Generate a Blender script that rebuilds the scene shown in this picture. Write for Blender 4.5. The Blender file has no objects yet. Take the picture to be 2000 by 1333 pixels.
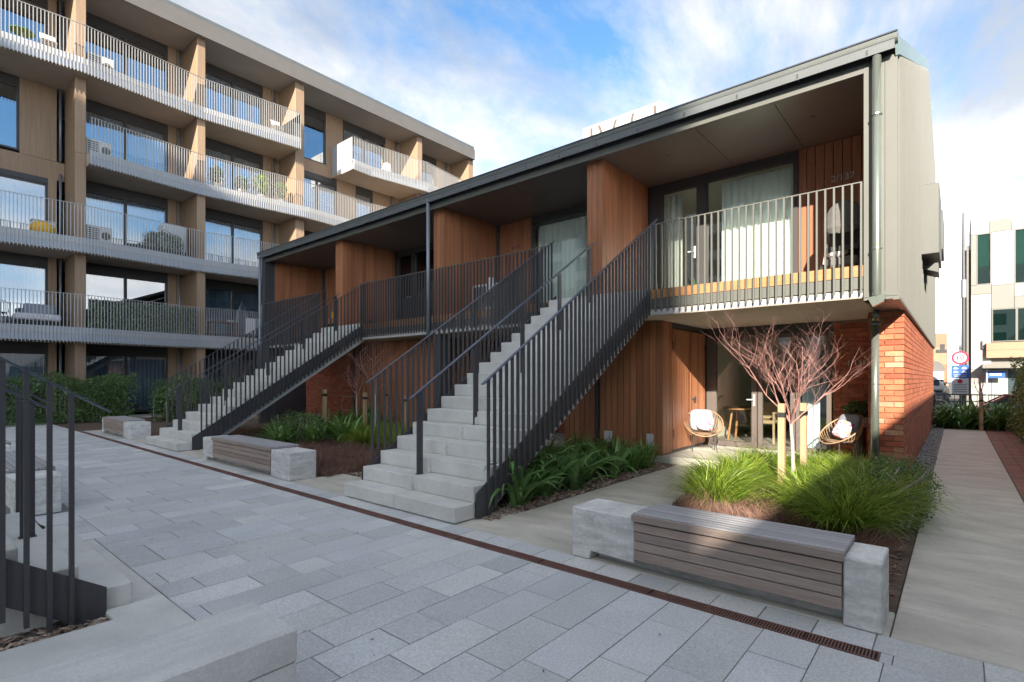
import bpy, bmesh, math, random
import numpy as np
from mathutils import Vector, Matrix
R = math.radians
random.seed(7); rng = np.random.default_rng(7)
scn = bpy.context.scene
COL = scn.collection

# ------------------------------------------------------------------ camera
cam = bpy.data.cameras.new('camera'); cam_o = bpy.data.objects.new('camera', cam); COL.objects.link(cam_o)
cam_o.location = (0, 0, 1.55); cam_o.rotation_euler = (R(90), 0, R(40.35))
cam.sensor_width = 36; cam.lens = 18.414; cam.shift_y = 0.03725; cam.clip_start = 0.05; cam.clip_end = 1500
scn.camera = cam_o

# ------------------------------------------------------------------ light
SUN_DIR = Vector((-0.46, 1.0, -0.46)).normalized()      # the way the light travels
world = bpy.data.worlds.new('World'); scn.world = world; world.use_nodes = True
wn = world.node_tree.nodes; wl = world.node_tree.links; wn.clear()
def wnode(t, **k):
    n = wn.new(t)
    for a, b in k.items(): setattr(n, a, b)
    return n
wout = wnode('ShaderNodeOutputWorld'); wbg = wnode('ShaderNodeBackground'); wbg.inputs['Strength'].default_value = 0.15
sky = wnode('ShaderNodeTexSky', sky_type='NISHITA', sun_disc=False, sun_elevation=R(22.7), sun_rotation=R(155.3), altitude=0, air_density=1.0, dust_density=0.6, ozone_density=2.0)
tc = wnode('ShaderNodeTexCoord'); sep = wnode('ShaderNodeSeparateXYZ'); wl.new(tc.outputs['Generated'], sep.inputs[0])
zz = wnode('ShaderNodeMath', operation='MAXIMUM'); wl.new(sep.outputs['Z'], zz.inputs[0]); zz.inputs[1].default_value = 0.0
zo = wnode('ShaderNodeMath', operation='ADD'); wl.new(zz.outputs[0], zo.inputs[0]); zo.inputs[1].default_value = 0.30
dx = wnode('ShaderNodeMath', operation='DIVIDE'); wl.new(sep.outputs['X'], dx.inputs[0]); wl.new(zo.outputs[0], dx.inputs[1])
dy = wnode('ShaderNodeMath', operation='DIVIDE'); wl.new(sep.outputs['Y'], dy.inputs[0]); wl.new(zo.outputs[0], dy.inputs[1])
cmb = wnode('ShaderNodeCombineXYZ'); wl.new(dx.outputs[0], cmb.inputs[0]); wl.new(dy.outputs[0], cmb.inputs[1])
wmap = wnode('ShaderNodeMapping'); wmap.inputs['Location'].default_value = (3.1, 12.55, 4.34); wmap.inputs['Rotation'].default_value = (0, 0, R(35)); wmap.inputs['Scale'].default_value = (1.0, 0.62, 1)
wl.new(cmb.outputs[0], wmap.inputs[0])
n1 = wnode('ShaderNodeTexNoise'); n1.inputs['Scale'].default_value = 1.15; n1.inputs['Detail'].default_value = 9; n1.inputs['Roughness'].default_value = 0.64; n1.inputs['Distortion'].default_value = 0.25
wl.new(wmap.outputs[0], n1.inputs['Vector'])
cr = wnode('ShaderNodeValToRGB'); cr.color_ramp.elements[0].position = 0.39; cr.color_ramp.elements[1].position = 0.55; wl.new(n1.outputs['Fac'], cr.inputs[0])
n2 = wnode('ShaderNodeTexNoise'); n2.inputs['Scale'].default_value = 2.3; n2.inputs['Detail'].default_value = 6; wl.new(wmap.outputs[0], n2.inputs['Vector'])
cr2 = wnode('ShaderNodeValToRGB'); cr2.color_ramp.elements[0].position = 0.42; cr2.color_ramp.elements[0].color = (0.45, 0.49, 0.56, 1); cr2.color_ramp.elements[1].position = 0.57; cr2.color_ramp.elements[1].color = (0.80, 0.80, 0.80, 1)
wl.new(n2.outputs['Fac'], cr2.inputs[0])
skyg = wnode('ShaderNodeVectorMath', operation='MULTIPLY'); wl.new(sky.outputs[0], skyg.inputs[0]); skyg.inputs[1].default_value = (0.19, 0.265, 0.30)
cl = wnode('ShaderNodeRGBToBW'); wl.new(sky.outputs[0], cl.inputs[0])
cl2 = wnode('ShaderNodeMath', operation='MULTIPLY'); wl.new(cl.outputs[0], cl2.inputs[0]); wl.new(cl.outputs[0], cl2.inputs[1])
clm = wnode('ShaderNodeMath', operation='MULTIPLY_ADD'); wl.new(cl2.outputs[0], clm.inputs[0]); clm.inputs[1].default_value = 0.075; clm.inputs[2].default_value = 1.0
cadd = wnode('ShaderNodeVectorMath', operation='SCALE'); wl.new(cr2.outputs[0], cadd.inputs[0]); wl.new(clm.outputs[0], cadd.inputs['Scale'])
mixs = wnode('ShaderNodeMix', data_type='RGBA'); wl.new(cr.outputs[0], mixs.inputs[0]); wl.new(skyg.outputs[0], mixs.inputs[6]); wl.new(cadd.outputs[0], mixs.inputs[7])
wl.new(mixs.outputs[2], wbg.inputs['Color']); wl.new(wbg.outputs[0], wout.inputs[0])
sl = bpy.data.lights.new('sun', 'SUN'); sl.energy = 2.0; sl.angle = R(0.5); sl.color = (1.0, 0.90, 0.76)
so = bpy.data.objects.new('sun', sl); COL.objects.link(so); so.location = (10, -20, 20); so.rotation_euler = SUN_DIR.to_track_quat('-Z', 'Y').to_euler()
scn.view_settings.view_transform = 'Standard'; scn.view_settings.look = 'None'; scn.view_settings.exposure = 2.85; scn.view_settings.gamma = 1.0

# ------------------------------------------------------------------ materials
def mat(name, col, rough=0.7, s1=0.0, a1=0.0, st1=(1, 1, 1), s2=0.0, a2=0.0, st2=(1, 1, 1), obj=0.0, isl=0.0, metal=0.0, bump=0.0, hue=None, spec=0.5, bs=None):
    m = bpy.data.materials.new(name); m.use_nodes = True
    nt = m.node_tree; N = nt.nodes; L = nt.links; b = N['Principled BSDF']
    b.inputs['Roughness'].default_value = rough; b.inputs['Metallic'].default_value = metal
    b.inputs['Specular IOR Level'].default_value = spec
    fac = None
    def add(sock):
        nonlocal fac
        if fac is None: fac = sock
        else:
            mm = N.new('ShaderNodeMath'); mm.operation = 'MULTIPLY'; L.new(fac, mm.inputs[0]); L.new(sock, mm.inputs[1]); fac = mm.outputs[0]
    def lin(sock, a):
        mm = N.new('ShaderNodeMath'); mm.operation = 'MULTIPLY_ADD'; L.new(sock, mm.inputs[0]); mm.inputs[1].default_value = 2 * a; mm.inputs[2].default_value = 1 - a; return mm.outputs[0]
    geo = N.new('ShaderNodeNewGeometry'); hs = None
    for s, a, st in ((s1, a1, st1), (s2, a2, st2)):
        if a > 0:
            mp = N.new('ShaderNodeMapping'); mp.inputs['Scale'].default_value = st; L.new(geo.outputs['Position'], mp.inputs[0])
            vec = mp.outputs[0]
            if obj > 0:
                oi = N.new('ShaderNodeObjectInfo'); va = N.new('ShaderNodeVectorMath'); va.operation = 'MULTIPLY_ADD'
                L.new(oi.outputs['Random'], va.inputs[0]); va.inputs[1].default_value = (17, 23, 31); L.new(vec, va.inputs[2]); vec = va.outputs[0]
            nz = N.new('ShaderNodeTexNoise'); nz.inputs['Scale'].default_value = s; nz.inputs['Detail'].default_value = 6; nz.inputs['Roughness'].default_value = 0.6
            L.new(vec, nz.inputs['Vector'])
            ct = N.new('ShaderNodeMapRange'); ct.inputs[1].default_value = 0.25; ct.inputs[2].default_value = 0.75; L.new(nz.outputs['Fac'], ct.inputs[0])
            add(lin(ct.outputs[0], a)); hs = nz.outputs['Fac']
    if obj > 0:
        oi = N.new('ShaderNodeObjectInfo'); add(lin(oi.outputs['Random'], obj))
    if isl > 0: add(lin(geo.outputs['Random Per Island'], isl))
    base = N.new('ShaderNodeRGB'); base.outputs[0].default_value = (*col, 1); src = base.outputs[0]
    if hue is not None:                                   # second colour mixed per object / island
        mx = N.new('ShaderNodeMix'); mx.data_type = 'RGBA'; mx.inputs[7].default_value = (*hue, 1); L.new(src, mx.inputs[6])
        if obj > 0:
            oi = N.new('ShaderNodeObjectInfo'); wn_ = N.new('ShaderNodeTexWhiteNoise'); wn_.noise_dimensions = '1D'; L.new(oi.outputs['Random'], wn_.inputs['W']); L.new(wn_.outputs['Value'], mx.inputs[0])
        elif isl > 0:
            wn_ = N.new('ShaderNodeTexWhiteNoise'); wn_.noise_dimensions = '1D'; L.new(geo.outputs['Random Per Island'], wn_.inputs['W']); L.new(wn_.outputs['Value'], mx.inputs[0])
        else: L.new(hs, mx.inputs[0])
        src = mx.outputs[2]
    if fac is not None:
        sc = N.new('ShaderNodeVectorMath'); sc.operation = 'SCALE'; L.new(src, sc.inputs[0]); L.new(fac, sc.inputs['Scale']); src = sc.outputs[0]
    L.new(src, b.inputs['Base Color'])
    if bump > 0 and hs is not None:
        bn = N.new('ShaderNodeBump'); bn.inputs['Strength'].default_value = bump; bn.inputs['Distance'].default_value = 0.01; L.new(hs, bn.inputs['Height']); L.new(bn.outputs[0], b.inputs['Normal'])
    return m
def glassmat(name, tint, refl=0.12, rough=0.0):
    m = bpy.data.materials.new(name); m.use_nodes = True; N = m.node_tree.nodes; L = m.node_tree.links; N.clear()
    o = N.new('ShaderNodeOutputMaterial'); t = N.new('ShaderNodeBsdfTransparent'); t.inputs[0].default_value = (*tint, 1)
    g = N.new('ShaderNodeBsdfGlossy'); g.inputs['Roughness'].default_value = rough; g.inputs[0].default_value = (0.95, 0.97, 1, 1)
    f = N.new('ShaderNodeFresnel'); f.inputs[0].default_value = 1.5
    a = N.new('ShaderNodeMath'); a.operation = 'ADD'; a.use_clamp = True; a.inputs[1].default_value = refl; L.new(f.outputs[0], a.inputs[0])
    mx = N.new('ShaderNodeMixShader'); L.new(a.outputs[0], mx.inputs[0]); L.new(t.outputs[0], mx.inputs[1]); L.new(g.outputs[0], mx.inputs[2]); L.new(mx.outputs[0], o.inputs[0])
    return m
def leafmat(name, col, hue, rough=0.5, a=0.35, trans=0.25):
    m = mat(name, col, rough, isl=a, hue=hue, s1=1.3, a1=0.18)
    N = m.node_tree.nodes; L = m.node_tree.links; b = N['Principled BSDF']; out = [n for n in N if n.type == 'OUTPUT_MATERIAL'][0]
    t = N.new('ShaderNodeBsdfTranslucent'); s = b.inputs['Base Color'].links[0].from_socket
    br = N.new('ShaderNodeVectorMath'); br.operation = 'SCALE'; br.inputs['Scale'].default_value = 1.6; L.new(s, br.inputs[0]); L.new(br.outputs[0], t.inputs[0])
    mx = N.new('ShaderNodeMixShader'); mx.inputs[0].default_value = trans; L.new(b.outputs[0], mx.inputs[1]); L.new(t.outputs[0], mx.inputs[2]); L.new(mx.outputs[0], out.inputs[0])
    return m
M = {}
M['paver'] = mat('granite_paver', (0.49, 0.51, 0.535), 0.75, 70, 0.26, s2=1.1, a2=0.13, obj=0.11, hue=(0.53, 0.54, 0.54), bump=0.15)
M['paver_far'] = mat('granite_paver_far', (0.49, 0.51, 0.535), 0.75, 70, 0.24, s2=1.1, a2=0.12, isl=0.11, hue=(0.53, 0.54, 0.54))
M['joint'] = mat('joint_sand', (0.20, 0.20, 0.19), 0.95, 30, 0.2)
M['concrete'] = mat('precast_concrete', (0.56, 0.56, 0.54), 0.75, 3.0, 0.14, s2=45, a2=0.07, bump=0.12)
M['concrete_board'] = mat('board_marked_concrete', (0.60, 0.60, 0.585), 0.8, 5, 0.28, st1=(1, 1, 3.5), s2=28, a2=0.14, bump=0.5)
M['concrete_long'] = mat('lengthwise_board_concrete', (0.54, 0.54, 0.53), 0.8, 3, 0.16, st1=(3.5, 0.8, 3), s2=70, a2=0.13, bump=0.25)
M['concrete_rough'] = mat('rough_concrete_side', (0.33, 0.32, 0.31), 0.9, 14, 0.35, st1=(1, 1, 1.6), s2=50, a2=0.2, bump=0.9)
M['path'] = mat('path_concrete', (0.50, 0.475, 0.42), 0.8, 1.6, 0.26, st1=(1, 2.2, 1), s2=30, a2=0.07, bump=0.15)
M['slab'] = mat('balcony_soffit_concrete', (0.45, 0.38, 0.31), 0.8, 1.2, 0.12, s2=25, a2=0.05)  # tan tone puts bounced light into the concrete's own colour
M['upstand'] = mat('white_slab_edge', (0.46, 0.475, 0.50), 0.6, 2, 0.05)
M['slabedge'] = mat('shade_toned_slab_band', (0.36, 0.39, 0.45), 0.6, 2, 0.06)  # blue-grey is the lower edge's shade, put into the band colour
M['ply'] = mat('tan_timber_panel', (0.29, 0.195, 0.125), 0.6, 6, 0.16, st1=(3, 3, 0.12), s2=22, a2=0.10, st2=(3, 3, 0.08), obj=0.05)
M['timber'] = mat('oiled_cedar', (0.35, 0.145, 0.065), 0.5, 5, 0.22, st1=(3, 3, 0.15), s2=30, a2=0.20, st2=(3, 3, 0.06), obj=0.17, hue=(0.29, 0.115, 0.055), bump=0.1)
M['deck'] = mat('honey_timber_edge', (0.40, 0.19, 0.075), 0.5, 8, 0.2, st1=(0.3, 3, 3), s2=30, a2=0.12)
M['weathered'] = mat('weathered_hardwood', (0.36, 0.27, 0.225), 0.75, 6, 0.22, st1=(0.25, 3, 5), s2=60, a2=0.22, st2=(0.12, 3, 3), obj=0.14, hue=(0.34, 0.28, 0.25), bump=0.4)
M['weathered_top'] = mat('weathered_hardwood_top', (0.33, 0.325, 0.34), 0.7, 6, 0.15, st1=(0.25, 3, 5), s2=60, a2=0.15, st2=(0.12, 3, 3), obj=0.10, bump=0.3)
M['brick'] = mat('red_brick', (0.36, 0.09, 0.045), 0.8, 9, 0.22, s2=40, a2=0.12, obj=0.22, hue=(0.42, 0.15, 0.07), bump=0.4)
M['brick_grey'] = mat('smudged_brick', (0.46, 0.27, 0.18), 0.85, 9, 0.25, s2=25, a2=0.2, obj=0.15, hue=(0.42, 0.18, 0.09), bump=0.4)
M['brick_far'] = mat('red_brick_far', (0.36, 0.09, 0.045), 0.8, 9, 0.2, isl=0.25, hue=(0.40, 0.14, 0.07), bump=0.3)
M['mortar'] = mat('mortar', (0.40, 0.25, 0.18), 0.9, 20, 0.15)
M['dark'] = mat('charcoal_metal', (0.050, 0.050, 0.056), 0.45, 4, 0.1, spec=0.5)
M['darkrail'] = mat('charcoal_handrail', (0.085, 0.10, 0.135), 0.28, 4, 0.1, metal=0.4)
M['clad'] = mat('grey_metal_cladding', (0.115, 0.118, 0.108), 0.45, 3, 0.06, st1=(1, 1, 0.3), obj=0.04, metal=0.15)
M['frame_metal'] = mat('grey_metal_fascia', (0.125, 0.128, 0.115), 0.45, 2, 0.05, metal=0.15)
M['gutter'] = mat('dark_gutter', (0.11, 0.12, 0.115), 0.4, 2, 0.1, metal=0.2)
M['flash'] = mat('blue_grey_flashing', (0.22, 0.30, 0.31), 0.4, 9, 0.2, metal=0.2)
M['pipe'] = mat('metal_downpipe', (0.24, 0.27, 0.24), 0.25, 3, 0.08, metal=0.65)
M['pipe_dark'] = mat('slate_downpipe', (0.20, 0.23, 0.27), 0.35, 3, 0.08, metal=0.3)
M['soffit'] = mat('dark_soffit', (0.13, 0.115, 0.105), 0.42, 1, 0.1)
M['soffit_roof'] = mat('grey_roof_soffit', (0.27, 0.25, 0.235), 0.6, 1, 0.1)
M['railwhite'] = mat('pale_aluminium_bars', (0.40, 0.39, 0.375), 0.4, 3, 0.05, metal=0.2)
M['fascia_ab'] = mat('grey_roof_fascia', (0.13, 0.12, 0.113), 0.55, 2, 0.06)
M['winframe'] = mat('dark_window_frame', (0.045, 0.042, 0.042), 0.5, 3, 0.08)
M['winframe_lit'] = mat('door_frame_lit_tone', (0.11, 0.09, 0.08), 0.5, 3, 0.08)  # paler copy of the window frame, with light put into its colour
M['glass'] = glassmat('clear_glass', (0.92, 0.95, 0.93), 0.04)
M['glass_ab'] = glassmat('sky_reflecting_glass', (0.80, 0.85, 0.88), 0.27)
M['glass_green'] = glassmat('green_tinted_glass', (0.15, 0.45, 0.38), 0.10)
M['curtain'] = mat('pale_curtain', (0.76, 0.78, 0.72), 0.9, 4, 0.1, st1=(3, 1, 0.2))
M['blind'] = mat('pale_blue_blind', (0.62, 0.68, 0.74), 0.9, 4, 0.06, st1=(1, 5, 0.1))
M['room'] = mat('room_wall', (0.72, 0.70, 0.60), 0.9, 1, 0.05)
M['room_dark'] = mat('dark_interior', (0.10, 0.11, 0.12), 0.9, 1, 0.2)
M['floorin'] = mat('indoor_floor', (0.30, 0.25, 0.20), 0.6, 4, 0.1)
M['soil'] = mat('garden_soil', (0.10, 0.07, 0.05), 0.95, 8, 0.4, s2=40, a2=0.4, bump=0.8)
M['mulch'] = mat('bark_mulch', (0.24, 0.15, 0.10), 0.9, isl=0.6, hue=(0.40, 0.34, 0.29), s1=20, a1=0.2)
M['pebble'] = mat('grey_pebble', (0.19, 0.19, 0.20), 0.7, isl=0.5, hue=(0.34, 0.32, 0.30), s1=20, a1=0.2)
M['rust'] = mat('corten_grate', (0.17, 0.085, 0.070), 0.75, 8, 0.3, s2=60, a2=0.2)
M['rust_dark'] = mat('drain_dark', (0.02, 0.014, 0.012), 0.9, 8, 0.3)
M['bpave'] = mat('brown_brick_paver', (0.26, 0.12, 0.085), 0.8, 30, 0.15, isl=0.22, hue=(0.22, 0.11, 0.09))
M['grass'] = leafmat('grass_blade', (0.11, 0.22, 0.022), (0.26, 0.32, 0.045), 0.4, 0.55, 0.3)
M['lily'] = leafmat('strap_leaf', (0.09, 0.19, 0.06), (0.14, 0.25, 0.08), 0.3, 0.0, 0.15)
M['lily2'] = leafmat('strap_leaf_dense', (0.09, 0.20, 0.05), (0.16, 0.27, 0.07), 0.35, 0.3, 0.15)
M['hedge'] = leafmat('hedge_leaf', (0.06, 0.12, 0.035), (0.12, 0.19, 0.06), 0.4, 0.45, 0.2)
M['hedge_r'] = leafmat('olive_hedge_leaf', (0.10, 0.17, 0.045), (0.22, 0.26, 0.08), 0.35, 0.5, 0.2)
M['ivy'] = leafmat('screen_leaf', (0.07, 0.12, 0.05), (0.22, 0.28, 0.18), 0.4, 0.5, 0.2)
M['brownplant'] = leafmat('russet_groundcover', (0.17, 0.095, 0.075), (0.24, 0.14, 0.10), 0.8, 0.5, 0.15)
M['twig'] = mat('reddish_twigs', (0.30, 0.155, 0.135), 0.7, 9, 0.55, isl=0.0)
M['bark'] = mat('pale_smooth_bark', (0.40, 0.35, 0.31), 0.7, 12, 0.3, st1=(1, 1, 3))
M['stake'] = mat('pine_stake', (0.36, 0.25, 0.15), 0.7, 8, 0.2, st1=(3, 3, 0.4))
M['black'] = mat('black_rubber', (0.015, 0.015, 0.016), 0.6, 5, 0.2)
M['white'] = mat('white_enamel', (0.55, 0.55, 0.55), 0.4, 3, 0.04)
M['cane'] = mat('cane_weave', (0.33, 0.21, 0.12), 0.6, 20, 0.2)
M['cush'] = mat('blue_grey_cushion', (0.26, 0.28, 0.33), 0.95, 10, 0.08)
M['greyfab'] = mat('grey_fabric', (0.13, 0.125, 0.12), 0.9, 10, 0.15)
M['blackfab'] = mat('black_cover', (0.018, 0.018, 0.02), 0.6, 6, 0.3, bump=0.4)
M['yellow'] = mat('yellow_fabric', (0.80, 0.45, 0.02), 0.8, 6, 0.1)
M['orangeclad'] = mat('peach_panel', (0.33, 0.18, 0.11), 0.6, 2, 0.04)
M['render_w'] = mat('white_stone_panel', (0.30, 0.29, 0.275), 0.8, 1.2, 0.08, st1=(1, 1, 3), s2=8, a2=0.05)
M['render_g'] = mat('greige_panel', (0.19, 0.18, 0.16), 0.8, 1.2, 0.05)
M['asphalt'] = mat('asphalt', (0.05, 0.05, 0.052), 0.9, 10, 0.2, s2=80, a2=0.2)
M['ground'] = mat('rough_ground', (0.11, 0.105, 0.09), 0.95, 0.6, 0.3, s2=8, a2=0.2)
M['carred'] = mat('red_car_paint', (0.42, 0.06, 0.03), 0.25, 3, 0.03)
M['carglass'] = mat('car_glass', (0.05, 0.07, 0.08), 0.06, 3, 0.05)
M['bluesign'] = mat('blue_sign', (0.01, 0.09, 0.45), 0.5, 3, 0.03)
M['redsign'] = mat('red_sign', (0.45, 0.01, 0.06), 0.5, 3, 0.03)
M['rooftile'] = mat('orange_roof', (0.55, 0.14, 0.06), 0.7, 3, 0.12)
M['skin'] = mat('skin', (0.45, 0.27, 0.19), 0.6, 5, 0.05)
M['cloth_w'] = mat('white_cloth', (0.70, 0.68, 0.72), 0.9, 6, 0.06)
M['pot'] = mat('stone_planter', (0.42, 0.39, 0.34), 0.8, 10, 0.1)
M['brownrib'] = mat('brown_ribbon', (0.12, 0.09, 0.07), 0.7, 3, 0.05)
M['oldroof'] = mat('grey_roof', (0.10, 0.11, 0.115), 0.5, 2, 0.08)
M['backwall'] = mat('pale_render', (0.62, 0.61, 0.59), 0.85, 1, 0.06)
def pillowmat():
    m = mat('floral_fabric', (0.72, 0.70, 0.68), 0.9); N = m.node_tree.nodes; L = m.node_tree.links; b = N['Principled BSDF']
    g = N.new('ShaderNodeNewGeometry'); v = N.new('ShaderNodeTexVoronoi'); v.inputs['Scale'].default_value = 9; L.new(g.outputs['Position'], v.inputs['Vector'])
    nz = N.new('ShaderNodeTexNoise'); nz.inputs['Scale'].default_value = 8; L.new(g.outputs['Position'], nz.inputs['Vector'])
    c1 = N.new('ShaderNodeValToRGB'); e = c1.color_ramp; e.interpolation = 'CONSTANT'
    e.elements[0].color = (0.75, 0.74, 0.72, 1); e.elements[1].position = 0.52; e.elements[1].color = (0.55, 0.05, 0.14, 1)
    for p, c in ((0.57, (0.75, 0.74, 0.72, 1)), (0.62, (0.02, 0.22, 0.16, 1)), (0.66, (0.75, 0.35, 0.25, 1)), (0.40, (0.30, 0.16, 0.42, 1)), (0.44, (0.75, 0.74, 0.72, 1))):
        q = e.elements.new(p); q.color = c
    L.new(nz.outputs['Fac'], c1.inputs[0]); L.new(c1.outputs[0], b.inputs['Base Color']); return m
M['pillow'] = pillowmat()

# ------------------------------------------------------------------ mesh helpers
class MB:
    def __init__(s): s.v = []; s.f = []
    def box(s, x0, x1, y0, y1, z0, z1):
        if x0 > x1: x0, x1 = x1, x0
        if y0 > y1: y0, y1 = y1, y0
        if z0 > z1: z0, z1 = z1, z0
        n = len(s.v)
        s.v += [(x0, y0, z0), (x1, y0, z0), (x1, y1, z0), (x0, y1, z0), (x0, y0, z1), (x1, y0, z1), (x1, y1, z1), (x0, y1, z1)]
        s.f += [(n, n+3, n+2, n+1), (n+4, n+5, n+6, n+7), (n, n+1, n+5, n+4), (n+1, n+2, n+6, n+5), (n+2, n+3, n+7, n+6), (n+3, n, n+4, n+7)]
        return s
    def obox(s, c, ax, ay, az):                             # centre + half-axis vectors
        c, ax, ay, az = map(Vector, (c, ax, ay, az)); n = len(s.v)
        for dz in (-1, 1):
            for dx_, dy_ in ((-1, -1), (1, -1), (1, 1), (-1, 1)): s.v.append(tuple(c + ax*dx_ + ay*dy_ + az*dz))
        s.f += [(n, n+3, n+2, n+1), (n+4, n+5, n+6, n+7), (n, n+1, n+5, n+4), (n+1, n+2, n+6, n+5), (n+2, n+3, n+7, n+6), (n+3, n, n+4, n+7)]
        return s
    def poly(s, pts):
        n = len(s.v); s.v += [tuple(p) for p in pts]; s.f.append(tuple(range(n, n+len(pts)))); return s
    def prism(s, pts, d):                                   # polygon pts extruded by vector d
        n = len(s.v); k = len(pts); d = Vector(d)
        s.v += [tuple(p) for p in pts] + [tuple(Vector(p)+d) for p in pts]
        s.f.append(tuple(range(n, n+k))); s.f.append(tuple(range(n+2*k-1, n+k-1, -1)))
        for i in range(k): j = (i+1) % k; s.f.append((n+i, n+k+i, n+k+j, n+j))
        return s
    def tube(s, pts, rad, n=8, cap=True):
        pts = [Vector(p) for p in pts]; k = len(pts); rs = rad if isinstance(rad, (list, tuple)) else [rad]*k; base = len(s.v); up = None
        for i, p in enumerate(pts):
            t = (pts[min(i+1, k-1)] - pts[max(i-1, 0)]).normalized()
            if up is None: up = Vector((0, 0, 1)) if abs(t.z) < 0.9 else Vector((1, 0, 0))
            a = t.cross(up).normalized(); b2 = t.cross(a).normalized()
            for j in range(n):
                an = 2*math.pi*j/n; s.v.append(tuple(p + a*math.cos(an)*rs[i] + b2*math.sin(an)*rs[i]))
        for i in range(k-1):
            for j in range(n):
                q = (j+1) % n; s.f.append((base+i*n+j, base+i*n+q, base+(i+1)*n+q, base+(i+1)*n+j))
        if cap: s.f.append(tuple(base+j for j in range(n-1, -1, -1))); s.f.append(tuple(base+(k-1)*n+j for j in range(n)))
        return s
    def ell(s, c, r, nu=16, nv=10, z0=-1, pw=1.0):
        base = len(s.v); c = Vector(c)
        for i in range(nv+1):
            ph = -math.pi/2 + math.pi*i/nv
            for j in range(nu):
                th = 2*math.pi*j/nu; cp = abs(math.cos(ph))**pw; sp = math.copysign(abs(math.sin(ph))**pw, math.sin(ph))
                ct = math.copysign(abs(math.cos(th))**pw, math.cos(th)); st = math.copysign(abs(math.sin(th))**pw, math.sin(th))
                s.v.append((c.x+r[0]*cp*ct, c.y+r[1]*cp*st, c.z+r[2]*sp))
        for i in range(nv):
            for j in range(nu):
                q = (j+1) % nu; s.f.append((base+i*nu+j, base+i*nu+q, base+(i+1)*nu+q, base+(i+1)*nu+j))
        return s
    def mesh(s, name, m, o=(0, 0, 0), bev=0.0, smooth=False):
        me = bpy.data.meshes.new(name); o = Vector(o)
        me.from_pydata([tuple(Vector(v) - o) for v in s.v], [], s.f); me.materials.append(M[m] if isinstance(m, str) else m)
        bm = bmesh.new(); bm.from_mesh(me); bmesh.ops.recalc_face_normals(bm, faces=bm.faces)
        if bev > 0: bmesh.ops.bevel(bm, geom=list(bm.edges), offset=bev, segments=1, affect='EDGES', clamp_overlap=True)
        bm.to_mesh(me); bm.free()
        if smooth: me.shade_smooth()
        me.update(); return me
def org(p):
    o = Vector((0, 0, 0))
    while p is not None: o += p.location; p = p.parent
    return o
def tag(o, label=None, cat=None, group=None, kind=None):
    if label: o['label'] = label
    if cat: o['category'] = cat
    if group: o['group'] = group
    if kind: o['kind'] = kind
    return o
def link(name, me, parent=None, loc=(0, 0, 0), rot=None, sc=None):
    o = bpy.data.objects.new(name, me); COL.objects.link(o); o.location = loc
    if rot: o.rotation_euler = rot
    if sc: o.scale = sc
    if parent is not None: o.parent = parent
    return o
def thing(name, label, cat, loc=(0, 0, 0), group=None, rz=0):
    o = link(name, None, None, loc, (0, 0, rz)); o.empty_display_size = 0.2; return tag(o, label, cat, group)
def part(name, mb, m, parent, bev=0.0, smooth=False, kind=None, label=None):     # vertices given in world coordinates of the parent's own frame + base
    o = link(name, mb.mesh(name, m, org(parent), bev, smooth), parent); return tag(o, label, None, None, kind)
def single(name, mb, m, label=None, cat=None, group=None, kind=None, loc=(0, 0, 0), bev=0.0, smooth=False):
    return tag(link(name, mb.mesh(name, m, loc, bev, smooth), None, loc), label, cat, group, kind)
def copy_tree(o, parent=None):
    c = o.copy(); COL.objects.link(c)
    if parent is not None: c.parent = parent
    for ch in list(o.children): copy_tree(ch, c)
    return c
def arrmesh(name, V, F, m, smooth=False):                     # numpy vertices + faces (all quads or all tris)
    me = bpy.data.meshes.new(name); me.vertices.add(len(V)); me.vertices.foreach_set('co', np.asarray(V, dtype=np.float32).ravel())
    F = np.asarray(F, dtype=np.int32); k = F.shape[1]
    me.loops.add(F.size); me.loops.foreach_set('vertex_index', F.ravel()); me.polygons.add(len(F))
    me.polygons.foreach_set('loop_start', np.arange(0, F.size, k, dtype=np.int32)); me.polygons.foreach_set('loop_total', np.full(len(F), k, dtype=np.int32))
    me.materials.append(M[m]); me.update(calc_edges=True); me.validate()
    if smooth: me.shade_smooth()
    return me
def frame(mb, axis, c, a0, a1, z0, z1, w=0.06, d=0.08):       # rectangular frame in plane x=c or y=c
    for (p0, p1, q0, q1) in ((a0, a1, z0, z0+w), (a0, a1, z1-w, z1), (a0, a0+w, z0+w, z1-w), (a1-w, a1, z0+w, z1-w)):
        if axis == 'y': mb.box(p0, p1, c, c+d, q0, q1)
        else: mb.box(c-d, c, p0, p1, q0, q1)
    return mb
def text_mesh(s, size, ext, m):
    cu = bpy.data.curves.new('txt', 'FONT'); cu.body = s; cu.size = size; cu.extrude = ext; cu.align_x = 'CENTER'; cu.align_y = 'CENTER'
    o = bpy.data.objects.new('txt', cu); COL.objects.link(o); bpy.context.view_layer.update()
    me = bpy.data.meshes.new_from_object(o.evaluated_get(bpy.context.evaluated_depsgraph_get())); bpy.data.objects.remove(o)
    me.materials.clear(); me.materials.append(M[m]); return me
def curtain_mb(x0, x1, y, z0, z1, amp=0.035, per=0.13):
    mb = MB(); n = max(8, int((x1-x0)/per*6)); b = 0
    for i in range(n+1):
        x = x0+(x1-x0)*i/n; yy = y+amp*math.sin(2*math.pi*(x-x0)/per)*(0.7+0.3*math.sin(x*7.3)); mb.v += [(x, yy, z0), (x, yy, z1)]
    for i in range(n): mb.f.append((2*i, 2*i+2, 2*i+3, 2*i+1))
    return mb

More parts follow.
